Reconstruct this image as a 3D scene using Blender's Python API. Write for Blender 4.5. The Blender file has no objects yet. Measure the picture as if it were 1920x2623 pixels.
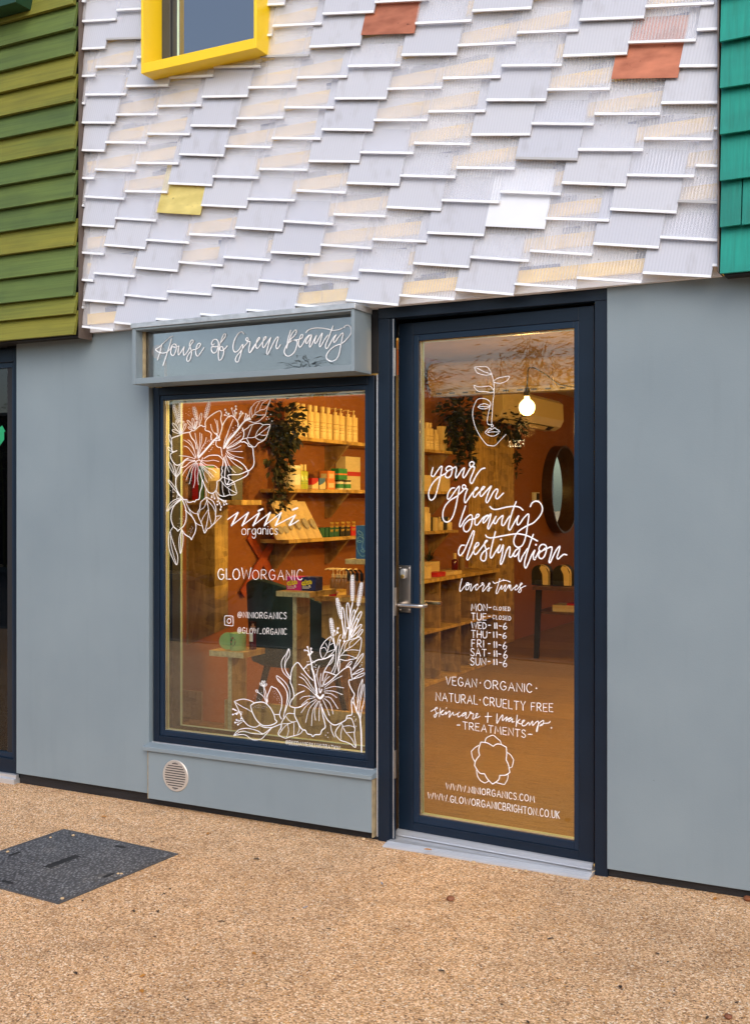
import bpy, bmesh, math, random
from mathutils import Vector, Matrix
random.seed(7)
R = math.radians
SC = bpy.context.scene
COL = SC.collection

# ------------------------------------------------------------------ camera, sky, sun, exposure
F = 2840.0; CX = 960.0; HY = 1281.0                 # focal length, centre and horizon in photograph pixels
YAW = math.atan(1472 / 2840.0); CA, SA = math.cos(YAW), math.sin(YAW)
EYE = 1.6
cam_d = bpy.data.cameras.new('camera'); cam = bpy.data.objects.new('camera', cam_d); COL.objects.link(cam)
cam.location = (0, 0, EYE); cam.rotation_euler = (R(90), 0, YAW)
cam_d.sensor_fit = 'VERTICAL'; cam_d.sensor_height = 36; cam_d.lens = F / 2623 * 36
cam_d.shift_y = -(1311.5 - HY) / 2623
cam_d.clip_end = 500; cam_d.clip_start = 0.05
SC.camera = cam

SUN_EL, SUN_AZ = R(38), R(150)                       # azimuth measured from +Y towards +X: behind and right of the camera
w = bpy.data.worlds.new('World'); SC.world = w; w.use_nodes = True
nt = w.node_tree; nt.nodes.clear()
sky = nt.nodes.new('ShaderNodeTexSky'); sky.sky_type = 'NISHITA'; sky.sun_disc = False
sky.sun_elevation = SUN_EL; sky.sun_rotation = SUN_AZ; sky.dust_density = 2.5; sky.air_density = 1.0; sky.ozone_density = 1.0
bg = nt.nodes.new('ShaderNodeBackground'); bg.inputs[1].default_value = 0.15
wo = nt.nodes.new('ShaderNodeOutputWorld')
nt.links.new(sky.outputs[0], bg.inputs[0]); nt.links.new(bg.outputs[0], wo.inputs[0])
sun_d = bpy.data.lights.new('sun', 'SUN'); sun = bpy.data.objects.new('sun', sun_d); COL.objects.link(sun)
sun_d.energy = 0.5; sun_d.angle = R(45); sun_d.color = (1.0, 0.95, 0.89)
sd = Vector((math.sin(SUN_AZ) * math.cos(SUN_EL), math.cos(SUN_AZ) * math.cos(SUN_EL), math.sin(SUN_EL)))
sun.rotation_euler = (-sd).to_track_quat('-Z', 'Y').to_euler()
SC.view_settings.view_transform = 'Standard'; SC.view_settings.look = 'None'
SC.view_settings.exposure = 0.72; SC.view_settings.gamma = 1.0
SC.cycles.use_denoising = True
SC.cycles.max_bounces = 8; SC.cycles.transparent_max_bounces = 24; SC.cycles.diffuse_bounces = 4
SC.cycles.sample_clamp_indirect = 6.0

# ------------------------------------------------------------------ measuring helpers (photograph pixel -> point on a real plane)
def P(u, v, Y):
    dx = (u - CX) / F; dz = (HY - v) / F; t = Y / (CA + dx * SA)
    return Vector((t * (dx * CA - SA), Y, EYE + t * dz))
def PX(u, v, X):
    dx = (u - CX) / F; dz = (HY - v) / F; t = X / (dx * CA - SA)
    return Vector((X, t * (CA + dx * SA), EYE + t * dz))
def PZ(u, v, Z):
    dx = (u - CX) / F; dz = (HY - v) / F; t = (Z - EYE) / dz
    return Vector((t * (dx * CA - SA), t * (CA + dx * SA), Z))

# ------------------------------------------------------------------ mesh builder
class MB:
    def __init__(s, tf=None): s.v = []; s.f = []; s.m = []; s.r = []; s.uv = {}; s.tf = tf
    def add(s, vs, fs, m=0, r=None, uvs=None):
        b = len(s.v)
        if s.tf: vs = [s.tf(*p) for p in vs]
        s.v += [tuple(p) for p in vs]
        if r is None: r = random.random()
        for i, f in enumerate(fs):
            if uvs: s.uv[len(s.f)] = [uvs[k] for k in f]
            s.f.append([b + k for k in f]); s.m.append(m); s.r.append(r)
        return s
    def box(s, x0, x1, y0, y1, z0, z1, m=0, r=None):
        return s.add([(x0,y0,z0),(x1,y0,z0),(x1,y1,z0),(x0,y1,z0),(x0,y0,z1),(x1,y0,z1),(x1,y1,z1),(x0,y1,z1)],
                     [(0,3,2,1),(4,5,6,7),(0,1,5,4),(1,2,6,5),(2,3,7,6),(3,0,4,7)], m, r)
    def ring(s, x0, x1, z0, z1, l, rr, b, t, y0, y1, m=0):
        # rectangular frame in the XZ plane, four butted bars
        s.box(x0, x0 + l, y0, y1, z0, z1, m); s.box(x1 - rr, x1, y0, y1, z0, z1, m)
        s.box(x0 + l, x1 - rr, y0, y1, z0, z0 + b, m); s.box(x0 + l, x1 - rr, y0, y1, z1 - t, z1, m)
        return s
    def prism(s, pts, off, m=0, r=None):
        n = len(pts); off = Vector(off)
        vs = [Vector(p) for p in pts] + [Vector(p) + off for p in pts]
        fs = [tuple(range(n - 1, -1, -1)), tuple(range(n, 2 * n))] + [(i, (i + 1) % n, n + (i + 1) % n, n + i) for i in range(n)]
        return s.add(vs, fs, m, r)
    def lathe(s, prof, cx, cy, cz=0, n=20, m=0, axis='z', r=None):
        vs = []; fs = []
        for (rad, h) in prof:
            for k in range(n):
                a = 2 * math.pi * k / n; c_, s_ = rad * math.cos(a), rad * math.sin(a)
                if axis == 'z': vs.append((cx + c_, cy + s_, cz + h))
                elif axis == 'x': vs.append((cx + h, cy + c_, cz + s_))
                else: vs.append((cx + c_, cy + h, cz + s_))
        for i in range(len(prof) - 1):
            for k in range(n):
                a, b = i * n + k, i * n + (k + 1) % n
                fs.append((a, b, b + n, a + n))
        fs.append(tuple(range(n - 1, -1, -1))); fs.append(tuple((len(prof) - 1) * n + k for k in range(n)))
        return s.add(vs, fs, m, r)
    def tube(s, pts, rad, n=8, m=0, r=None):
        pts = [Vector(p) for p in pts]; vs = []; fs = []
        for i, p in enumerate(pts):
            d = (pts[min(i + 1, len(pts) - 1)] - pts[max(i - 1, 0)]).normalized()
            a = d.orthogonal().normalized() if abs(d.z) < .99 else Vector((1, 0, 0))
            if abs(d.z) < .99: a = d.cross(Vector((0, 0, 1))).normalized()
            b = d.cross(a).normalized()
            q = rad[i] if isinstance(rad, (list, tuple)) else rad
            for k in range(n):
                t = 2 * math.pi * k / n; vs.append(p + a * q * math.cos(t) + b * q * math.sin(t))
        for i in range(len(pts) - 1):
            for k in range(n):
                a_, b_ = i * n + k, i * n + (k + 1) % n
                fs.append((a_, b_, b_ + n, a_ + n))
        fs.append(tuple(range(n - 1, -1, -1))); fs.append(tuple((len(pts) - 1) * n + k for k in range(n)))
        return s.add(vs, fs, m, r)
    def leaf(s, p, d, up, L, W, m=0, r=None):
        d = d.normalized(); sd_ = d.cross(up)
        if sd_.length < 1e-3: sd_ = d.orthogonal()
        sd_ = sd_.normalized() * W / 2; n = sd_.cross(d).normalized()
        q = p + d * L
        a = p + d * L * .42 + sd_ + n * W * .12; b = p + d * L * .42 - sd_ + n * W * .12; c = p + d * L * .45
        return s.add([p, a, q, c, b], [(0, 1, 2, 3), (0, 3, 2, 4)], m, r)

WO = {}
def setp(o, **k):
    for a, b in k.items():
        if b is not None: o[a] = b
def thing(name, label, cat, loc=(0, 0, 0), group=None):
    o = bpy.data.objects.new(name, None); COL.objects.link(o); o.location = loc; o.empty_display_size = .1
    WO[o] = Vector(loc); setp(o, label=label, category=cat, group=group); return o
def part(mb, name, mats, parent=None, bevel=0, smooth=False, label=None, loc=None, recalc=True, attr=False):
    if not isinstance(mats, (list, tuple)): mats = [mats]
    org = WO[parent] if parent else Vector(loc or (0, 0, 0))
    me = bpy.data.meshes.new(name)
    me.from_pydata([tuple(Vector(p) - org) for p in mb.v], [], mb.f)
    for m in mats: me.materials.append(m)
    me.polygons.foreach_set('material_index', mb.m)
    if mb.uv:
        ul = me.uv_layers.new(name='UVMap')
        for i, p in enumerate(me.polygons):
            if i in mb.uv:
                for k, li in enumerate(p.loop_indices): ul.data[li].uv = mb.uv[i][k]
    a = me.attributes.new('rnd', 'FLOAT', 'FACE'); a.data.foreach_set('value', mb.r)
    if recalc:
        bm = bmesh.new(); bm.from_mesh(me); bmesh.ops.recalc_face_normals(bm, faces=bm.faces); bm.to_mesh(me); bm.free()
    if smooth:
        me.polygons.foreach_set('use_smooth', [True] * len(me.polygons)); me.set_sharp_from_angle(angle=R(38))
    me.update()
    o = bpy.data.objects.new(name, me); COL.objects.link(o)
    if parent: o.parent = parent
    else: o.location = org
    WO[o] = org
    if bevel:
        b = o.modifiers.new('bevel', 'BEVEL'); b.width = bevel; b.segments = 2; b.limit_method = 'ANGLE'; b.angle_limit = R(40)
        b.harden_normals = False
    if label: o['label'] = label
    return o
def structure(mb, name, mats, loc=(0, 0, 0)):
    o = part(mb, name, mats, None, loc=loc); o['kind'] = 'structure'; return o
def copy_tree(o, loc=None, rz=None, label=None, par=None):
    c = o.copy(); COL.objects.link(c)
    if par: c.parent = par
    if loc is not None: c.location = loc
    if rz is not None: c.rotation_euler = (0, 0, rz)
    if label: c['label'] = label
    for ch in list(o.children): copy_tree(ch, par=c)
    return c

# ------------------------------------------------------------------ materials
def M(name, col, rough=.5, metal=0, spec=.5, noise=0, nscale=8, bump=0, bscale=60, rnd=0, stretch=None):
    m = bpy.data.materials.new(name); m.use_nodes = True; n = m.node_tree; b = n.nodes['Principled BSDF']
    b.inputs['Base Color'].default_value = (*col, 1); b.inputs['Roughness'].default_value = rough
    b.inputs['Metallic'].default_value = metal; b.inputs['Specular IOR Level'].default_value = spec
    src = None
    if noise or bump or rnd:
        tc = n.nodes.new('ShaderNodeTexCoord'); mp = n.nodes.new('ShaderNodeMapping'); n.links.new(tc.outputs['Object'], mp.inputs[0])
        if stretch: mp.inputs['Scale'].default_value = stretch
        hs = n.nodes.new('ShaderNodeHueSaturation'); hs.inputs['Color'].default_value = (*col, 1)
        val = None
        if noise:
            t = n.nodes.new('ShaderNodeTexNoise'); t.inputs['Scale'].default_value = nscale; t.inputs['Detail'].default_value = 6
            n.links.new(mp.outputs[0], t.inputs['Vector'])
            mr = n.nodes.new('ShaderNodeMapRange'); mr.inputs[1].default_value = .25; mr.inputs[2].default_value = .75
            mr.inputs[3].default_value = 1 - noise; mr.inputs[4].default_value = 1 + noise
            n.links.new(t.outputs[0], mr.inputs[0]); val = mr.outputs[0]
        if rnd:
            at = n.nodes.new('ShaderNodeAttribute'); at.attribute_name = 'rnd'
            m2 = n.nodes.new('ShaderNodeMapRange'); m2.inputs[3].default_value = 1 - rnd; m2.inputs[4].default_value = 1 + rnd
            n.links.new(at.outputs['Fac'], m2.inputs[0])
            if val:
                mu = n.nodes.new('ShaderNodeMath'); mu.operation = 'MULTIPLY'; n.links.new(val, mu.inputs[0]); n.links.new(m2.outputs[0], mu.inputs[1]); val = mu.outputs[0]
            else: val = m2.outputs[0]
        if val: n.links.new(val, hs.inputs['Value']); n.links.new(hs.outputs[0], b.inputs['Base Color'])
        if bump:
            t = n.nodes.new('ShaderNodeTexNoise'); t.inputs['Scale'].default_value = bscale; t.inputs['Detail'].default_value = 4
            n.links.new(mp.outputs[0], t.inputs['Vector'])
            bu = n.nodes.new('ShaderNodeBump'); bu.inputs['Strength'].default_value = bump; bu.inputs['Distance'].default_value = .01
            n.links.new(t.outputs[0], bu.inputs['Height']); n.links.new(bu.outputs[0], b.inputs['Normal'])
    return m
def ramp(n, src, stops):
    r = n.nodes.new('ShaderNodeValToRGB'); n.links.new(src, r.inputs[0]); e = r.color_ramp.elements
    while len(e) < len(stops): e.new(.5)
    for i, (p, c) in enumerate(stops): e[i].position = p; e[i].color = (*c, 1)
    return r
def mat_new(name):
    m = bpy.data.materials.new(name); m.use_nodes = True; return m, m.node_tree, m.node_tree.nodes['Principled BSDF']
def mix_rgb(n, a, b, f, mode='MIX'):
    x = n.nodes.new('ShaderNodeMix'); x.data_type = 'RGBA'; x.blend_type = mode
    for s_, t in ((a, x.inputs[6]), (b, x.inputs[7]), (f, x.inputs[0])):
        if hasattr(s_, 'links'): n.links.new(s_, t)
        elif isinstance(s_, tuple): t.default_value = (*s_, 1)
        else: t.default_value = s_
    return x.outputs[2]
def noise(n, vec, scale, detail=4, stretch=None):
    if stretch:
        mp = n.nodes.new('ShaderNodeMapping'); mp.inputs['Scale'].default_value = stretch; n.links.new(vec, mp.inputs[0]); vec = mp.outputs[0]
    t = n.nodes.new('ShaderNodeTexNoise'); t.inputs['Scale'].default_value = scale; t.inputs['Detail'].default_value = detail
    n.links.new(vec, t.inputs['Vector']); return t.outputs[0]
def voro(n, vec, scale, feature='F1', stretch=None):
    if stretch:
        mp = n.nodes.new('ShaderNodeMapping'); mp.inputs['Scale'].default_value = stretch; n.links.new(vec, mp.inputs[0]); vec = mp.outputs[0]
    t = n.nodes.new('ShaderNodeTexVoronoi'); t.inputs['Scale'].default_value = scale; t.feature = feature
    n.links.new(vec, t.inputs['Vector']); return t
def objc(n): return n.nodes.new('ShaderNodeTexCoord').outputs['Object']
def bump(n, b, h, strength, dist=.005):
    bu = n.nodes.new('ShaderNodeBump'); bu.inputs['Strength'].default_value = strength; bu.inputs['Distance'].default_value = dist
    n.links.new(h, bu.inputs['Height']); n.links.new(bu.outputs[0], b.inputs['Normal'])

def mat_gravel():
    m, n, b = mat_new('resin_bound_gravel'); c = objc(n)
    v1 = voro(n, c, 168); sep = n.nodes.new('ShaderNodeSeparateColor'); n.links.new(v1.outputs['Color'], sep.inputs[0])
    st = ramp(n, sep.outputs[0], [(0, (.16, .085, .04)), (.04, (.38, .21, .09)), (.22, (.56, .33, .165)), (.5, (.70, .46, .26)), (.76, (.80, .59, .38)), (.92, (.86, .74, .58)), (.97, (.60, .30, .07))])
    st.color_ramp.interpolation = 'CONSTANT'
    edge = ramp(n, v1.outputs['Distance'], [(0, (1, 1, 1)), (.55, (.92, .90, .88)), (.9, (.6, .52, .46))])
    col = mix_rgb(n, st.outputs[0], edge.outputs[0], 1.0, 'MULTIPLY')
    # worn darker patches
    big = ramp(n, noise(n, c, 1.1, 5), [(.28, (.95, .92, .88)), (.5, (1.17, 1.16, 1.14)), (.75, (1.27, 1.26, 1.24))])
    col = mix_rgb(n, col, big.outputs[0], 1.0, 'MULTIPLY')
    sm = ramp(n, noise(n, c, 9, 6), [(.28, (.82, .80, .78)), (.5, (1, 1, 1)), (.8, (1.08, 1.07, 1.05))])
    col = mix_rgb(n, col, sm.outputs[0], 1.0, 'MULTIPLY')
    n.links.new(col, b.inputs['Base Color']); b.inputs['Roughness'].default_value = .75
    inv = n.nodes.new('ShaderNodeMath'); inv.operation = 'SUBTRACT'; inv.inputs[0].default_value = 1; n.links.new(v1.outputs['Distance'], inv.inputs[1])
    bump(n, b, inv.outputs[0], .7, .004)
    return m
def mat_osb(name, a=(.62, .42, .13), d=(.27, .155, .04), vert=True):
    m, n, b = mat_new(name); c = objc(n)
    v1 = voro(n, c, 26, stretch=(1.0, 1.0, .22)); v2 = voro(n, c, 18, stretch=(.4, .4, 1.2))
    s1 = n.nodes.new('ShaderNodeSeparateColor'); n.links.new(v1.outputs['Color'], s1.inputs[0])
    s2 = n.nodes.new('ShaderNodeSeparateColor'); n.links.new(v2.outputs['Color'], s2.inputs[0])
    mid = tuple((x + y) / 2 for x, y in zip(a, d))
    r1 = ramp(n, s1.outputs[0], [(0, d), (.3, mid), (.7, a), (1, tuple(min(1, x * 1.25) for x in a))])
    r2 = ramp(n, s2.outputs[0], [(0, tuple(x * .6 for x in d)), (.25, mid), (.8, a), (1, tuple(min(1, x * 1.15) for x in a))])
    col = mix_rgb(n, r1.outputs[0], r2.outputs[0], .5)
    g = ramp(n, noise(n, c, 40, 5, (1, 1, .12)), [(.3, (.72, .70, .66)), (.6, (1, 1, 1))])
    col = mix_rgb(n, col, g.outputs[0], 1.0, 'MULTIPLY')
    n.links.new(col, b.inputs['Base Color']); b.inputs['Roughness'].default_value = .6
    return m
def mat_boards(name, ramp_stops, stretch, fine=.75, rough=.7):
    # painted sawn boards: colour picked per board, grain along the board
    m, n, b = mat_new(name); c = objc(n)
    at = n.nodes.new('ShaderNodeAttribute'); at.attribute_name = 'rnd'
    bl = n.nodes.new('ShaderNodeMath'); bl.operation = 'MULTIPLY_ADD'; bl.inputs[1].default_value = 1.3; nz = noise(n, c, 1.7, 6, (.8, 1, 5)); n.links.new(nz, bl.inputs[0])
    ad = n.nodes.new('ShaderNodeMath'); ad.operation = 'SUBTRACT'; ad.inputs[1].default_value = .65; n.links.new(at.outputs['Fac'], ad.inputs[0]); n.links.new(ad.outputs[0], bl.inputs[2])
    base = ramp(n, bl.outputs[0], ramp_stops)
    g = noise(n, c, 6, 8, stretch); gr = ramp(n, g, [(.25, (fine, fine, fine * .95)), (.5, (1, 1, 1)), (.75, (1.18, 1.15, 1.1))])
    col = mix_rgb(n, base.outputs[0], gr.outputs[0], 1.0, 'MULTIPLY')
    g2 = noise(n, c, 2.3, 5, (1.5, 1, 3)); g2r = ramp(n, g2, [(.3, (.8, .82, .8)), (.6, (1.05, 1.05, 1))])
    col = mix_rgb(n, col, g2r.outputs[0], 1.0, 'MULTIPLY')
    n.links.new(col, b.inputs['Base Color']); b.inputs['Roughness'].default_value = rough
    bump(n, b, g, .35, .004)
    return m
def mat_floor():
    m, n, b = mat_new('stained_floorboards'); c = objc(n)
    sx = n.nodes.new('ShaderNodeSeparateXYZ'); n.links.new(c, sx.inputs[0])
    fl = n.nodes.new('ShaderNodeMath'); fl.operation = 'MULTIPLY'; fl.inputs[1].default_value = 1 / .6; n.links.new(sx.outputs[1], fl.inputs[0])
    f2 = n.nodes.new('ShaderNodeMath'); f2.operation = 'FLOOR'; n.links.new(fl.outputs[0], f2.inputs[0])
    wn = n.nodes.new('ShaderNodeTexWhiteNoise'); wn.noise_dimensions = '1D'; n.links.new(f2.outputs[0], wn.inputs['W'])
    r1 = ramp(n, wn.outputs['Value'], [(0, (.21, .125, .036)), (1, (.30, .185, .058))])
    g = noise(n, c, 7, 7, (1, 9, 1)); gr = ramp(n, g, [(.3, (.62, .56, .5)), (.5, (1, 1, 1)), (.75, (1.2, 1.18, 1.15))])
    col = mix_rgb(n, r1.outputs[0], gr.outputs[0], 1.0, 'MULTIPLY')
    k = voro(n, c, 7, stretch=(.7, 3.5, 1)); kr = ramp(n, k.outputs['Distance'], [(0, (.25, .2, .16)), (.045, (.5, .45, .4)), (.09, (1, 1, 1))])
    col = mix_rgb(n, col, kr.outputs[0], .8, 'MULTIPLY')
    n.links.new(col, b.inputs['Base Color']); b.inputs['Roughness'].default_value = .45
    return m
def mat_glass(name, k=1.7, tint=(.93, .96, .94), rough=0.0):
    m, n, b = mat_new(name); n.nodes.remove(b); out = n.nodes['Material Output']
    fr = n.nodes.new('ShaderNodeFresnel'); fr.inputs[0].default_value = 1.5
    mu = n.nodes.new('ShaderNodeMath'); mu.operation = 'MULTIPLY'; mu.use_clamp = True; mu.inputs[1].default_value = k; n.links.new(fr.outputs[0], mu.inputs[0])
    tr = n.nodes.new('ShaderNodeBsdfTransparent'); tr.inputs[0].default_value = (*tint, 1)
    gl = n.nodes.new('ShaderNodeBsdfGlossy'); gl.inputs['Roughness'].default_value = rough
    mx = n.nodes.new('ShaderNodeMixShader'); n.links.new(mu.outputs[0], mx.inputs[0]); n.links.new(tr.outputs[0], mx.inputs[1]); n.links.new(gl.outputs[0], mx.inputs[2])
    n.links.new(mx.outputs[0], out.inputs[0]); return m
def mat_poly(name, opaque, col, flute):
    # twin-wall polycarbonate: milky sheet with fine vertical flutes, partly see-through
    m, n, b = mat_new(name); out = n.nodes['Material Output']
    uv = n.nodes.new('ShaderNodeTexCoord').outputs['UV']
    wv = n.nodes.new('ShaderNodeTexWave'); wv.wave_type = 'BANDS'; wv.bands_direction = 'X'; wv.inputs['Scale'].default_value = 2 * math.pi / 20 / .0135
    wv.inputs['Distortion'].default_value = .15; n.links.new(uv, wv.inputs['Vector'])
    cr = ramp(n, wv.outputs['Fac'], [(0, tuple(x * (1 - flute) for x in col)), (.45, col)])
    at = n.nodes.new('ShaderNodeAttribute'); at.attribute_name = 'rnd'
    tr_ = ramp(n, at.outputs['Fac'], [(0, (.93, .94, .97)), (1, (1, 1, 1))])
    c2 = mix_rgb(n, cr.outputs[0], tr_.outputs[0], 1.0, 'MULTIPLY')
    dirt = ramp(n, noise(n, objc(n), 14, 6, (1, 1, .5)), [(.24, (.86, .84, .82)), (.42, (1, 1, 1))])
    c2 = mix_rgb(n, c2, dirt.outputs[0], 1.0, 'MULTIPLY')
    n.links.new(c2, b.inputs['Base Color']); b.inputs['Roughness'].default_value = .22; b.inputs['Specular IOR Level'].default_value = .6
    bump(n, b, wv.outputs['Fac'], .25, .001)
    t = n.nodes.new('ShaderNodeBsdfTransparent'); t.inputs[0].default_value = (.99, .99, 1.0, 1)
    mr = n.nodes.new('ShaderNodeMapRange'); mr.inputs[3].default_value = max(0, opaque - flute * .35); mr.inputs[4].default_value = min(1, opaque + flute * .35)
    n.links.new(wv.outputs['Fac'], mr.inputs[0])
    mx = n.nodes.new('ShaderNodeMixShader'); n.links.new(mr.outputs[0], mx.inputs[0]); n.links.new(t.outputs[0], mx.inputs[1]); n.links.new(b.outputs[0], mx.inputs[2])
    n.links.new(mx.outputs[0], out.inputs[0]); return m
def mat_plate():
    m, n, b = mat_new('checkered_steel'); c = objc(n)
    a = voro(n, c, 100, stretch=(1, .6, 1)); r_ = ramp(n, a.outputs['Distance'], [(.12, (.36, .365, .38)), (.30, (.19, .192, .20)), (.55, (.07, .07, .075))])
    g = ramp(n, noise(n, c, 5, 6), [(.3, (.75, .75, .78)), (.6, (1.1, 1.1, 1.1)), (.75, (1.25, 1.15, 1.0))])
    col = mix_rgb(n, r_.outputs[0], g.outputs[0], 1.0, 'MULTIPLY')
    n.links.new(col, b.inputs['Base Color']); b.inputs['Roughness'].default_value = .55; b.inputs['Metallic'].default_value = .25
    inv = n.nodes.new('ShaderNodeMath'); inv.operation = 'SUBTRACT'; inv.inputs[0].default_value = 1; n.links.new(a.outputs['Distance'], inv.inputs[1])
    bump(n, b, inv.outputs[0], .6, .003); return m
def mat_copper(name, a, d, rough=.35):
    m, n, b = mat_new(name); c = objc(n)
    r_ = ramp(n, noise(n, c, 9, 7, (1, 1, 2.5)), [(.3, d), (.55, a), (.75, tuple(min(1, x * 1.2) for x in a))])
    sp = ramp(n, noise(n, c, 55, 3), [(.24, (.45, .4, .38)), (.32, (1, 1, 1))])
    col = mix_rgb(n, r_.outputs[0], sp.outputs[0], 1.0, 'MULTIPLY')
    n.links.new(col, b.inputs['Base Color']); b.inputs['Metallic'].default_value = .45; b.inputs['Roughness'].default_value = rough; return m
def mat_emit(name, col, s):
    m, n, b = mat_new(name); b.inputs['Base Color'].default_value = (*col, 1)
    b.inputs['Emission Color'].default_value = (*col, 1); b.inputs['Emission Strength'].default_value = s; return m

def mat_wall():
    m, n, b = mat_new('grey_painted_board'); c = objc(n)
    f1 = ramp(n, noise(n, c, 2.2, 5), [(.3, (.93, .94, .95)), (.7, (1.05, 1.045, 1.04))])
    f2 = ramp(n, noise(n, c, 5, 6, (3.5, 1, .35)), [(.22, (.96, .96, .955)), (.42, (1, 1, 1)), (.8, (1.01, 1.01, 1.01))])     # faint run-down streaks
    f3 = ramp(n, noise(n, c, 70, 2), [(.20, (.72, .70, .68)), (.235, (1, 1, 1))])                                             # specks
    f4 = ramp(n, noise(n, c, 9, 3), [(.17, (.82, .81, .80)), (.25, (1, 1, 1))])                                               # scuffs
    col_ = mix_rgb(n, (.205, .26, .295), f1.outputs[0], 1.0, 'MULTIPLY')
    for f in (f2, f3, f4): col_ = mix_rgb(n, col_, f.outputs[0], 1.0, 'MULTIPLY')
    n.links.new(col_, b.inputs['Base Color']); b.inputs['Roughness'].default_value = .5
    bump(n, b, noise(n, c, 160, 3), .10, .004); return m
GREY = mat_wall()
GREYD = M('grey_painted_trim', (.21, .262, .295), .42, noise=.06, nscale=9)
NAVY = M('navy_powder_coat', (.005, .013, .027), .4, spec=.3, noise=.12, nscale=6, bump=.03, bscale=300)
NAVY2 = M('navy_glazing_bead', (.006, .019, .042), .36, spec=.35, noise=.1, nscale=5)
BLACK = M('black_painted_timber', (.010, .010, .012), .6, noise=.5, nscale=5, bump=.4, bscale=14, stretch=(1, 1, 8))
DARK = M('dark_rubber', (.012, .012, .014), .6, noise=.2)
ALU = M('brushed_aluminium', (.66, .68, .71), .34, .6, noise=.08, nscale=5, stretch=(1, 1, 30))
STEEL = M('brushed_stainless', (.55, .50, .45), .3, .95, noise=.15, nscale=6, stretch=(12, 12, 1))
ZINC = M('zinc_flashing', (.55, .57, .58), .4, .6, noise=.22, nscale=22)
BRASS = M('brass_cylinder', (.7, .48, .15), .3, .9, noise=.1)
SPACER = M('pale_green_spacer', (.60, .78, .60), .4, noise=.08)
CREAMSEAL = M('cream_seal', (.86, .82, .68), .5, noise=.06)
WHITE_INK = M('white_chalk_ink', (.86, .87, .90), .6, noise=.05, nscale=40)
YELLOW = M('yellow_powder_coat', (.86, .58, .004), .35, noise=.03, nscale=5)
WINGREY = M('dark_grey_window_frame', (.045, .048, .05), .35, noise=.1)
VENT = M('stainless_vent', (.60, .56, .52), .4, .5, noise=.06)
MEMBRANE = M('white_membrane', (.83, .87, .94), .6, noise=.06, nscale=6)
BATTEN = M('yellow_treated_batten', (.90, .60, .11), .7, noise=.18, nscale=8, stretch=(1, 6, 6))
TAPE = M('white_edge_tape', (.79, .82, .87), .4, noise=.07, nscale=30, rnd=.05)
TAPE_G = M('shaded_edge_tape', (.40, .40, .41), .4, noise=.1)  # grey copy of the tape, shading put into its colour
POLY_CLEAR = mat_poly('clear_fluted_polycarbonate', .23, (.90, .92, .97), .15)
POLY_OPAL = mat_poly('opal_polycarbonate', .965, (.545, .562, .625), .05)
COPPER = mat_copper('weathered_copper', (.47, .165, .09), (.33, .105, .055), .45)
BRASS_T = mat_copper('brass_sheet', (.80, .63, .20), (.68, .52, .14), .4)
ALU_T = M('polished_aluminium_sheet', (.76, .77, .80), .4, .3, noise=.02, nscale=12)
GREEN = mat_boards('green_stained_boards', [(0, (.072, .120, .028)), (.4, (.095, .142, .028)), (.62, (.135, .155, .019)), (1, (.175, .170, .017))], (.35, 4, 14))
TEAL = mat_boards('teal_stained_shingles', [(0, (.000, .20, .165)), (1, (.000, .245, .205))], (14, 4, .5), .82)
CREAM_T = M('cut_timber_end', (.33, .26, .15), .7, noise=.3, nscale=30)
GLASS = mat_glass('window_glass', 1.75)
GLASS_IN = mat_glass('inner_pane_glass', .5)
ROAD = M('worn_asphalt', (.038, .038, .040), .85, noise=.25, nscale=1.5, bump=.3, bscale=90); KERB = M('granite_kerb', (.16, .155, .15), .8, noise=.2, nscale=12)
ACRYL = mat_glass('clear_acrylic', 3.2, (.95, .96, .97))
UPGLASS = mat_glass('upper_window_glass', 7.0, (.5, .55, .6))
GRAVEL = mat_gravel(); OSB = mat_osb('osb_board'); OSB_E = M('osb_sawn_edge', (.50, .45, .26), .8, noise=.35, nscale=60)
OSB_D = mat_osb('osb_board_shaded', (.34, .215, .085), (.17, .095, .035))  # darker copy of the board; puts shade into the cubby dividers' colour
FLOOR = mat_floor(); PLATE = mat_plate()
TERRA = M('terracotta_wall_paint', (.26, .088, .017), .75, noise=.07, nscale=2)
CEIL = M('lamplit_ceiling', (.45, .33, .18), .8, noise=.2, nscale=2)  # warm lamp glow put into the ceiling colour
# ================================================================== ground
g = MB(); n_ = 60.0
g.add([(-150, -150, 0), (150, -150, 0), (150, 150, 0), (-150, 150, 0)], [(0, 1, 2, 3)])
pav = structure(g, 'pavement', GRAVEL)
g = MB(); g.add([(-150, -8.6, .004), (150, -8.6, .004), (150, -.9, .004), (-150, -.9, .004)], [(0, 1, 2, 3)]); structure(g, 'unseen_road', ROAD)  # unseen surface added so the glass mirrors darker ground
g = MB(); g.box(-60, 60, -.9, -.78, -.05, .012).box(-60, 60, -8.72, -8.6, -.05, .11); structure(g, 'kerb', KERB)

# ================================================================== the shop unit in the middle
Y0 = 4.615
shop = thing('shop_unit', 'middle shop unit clad in white polycarbonate shingles above a grey painted shopfront', 'shop', (-2.5, 4.7, 0))
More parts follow.
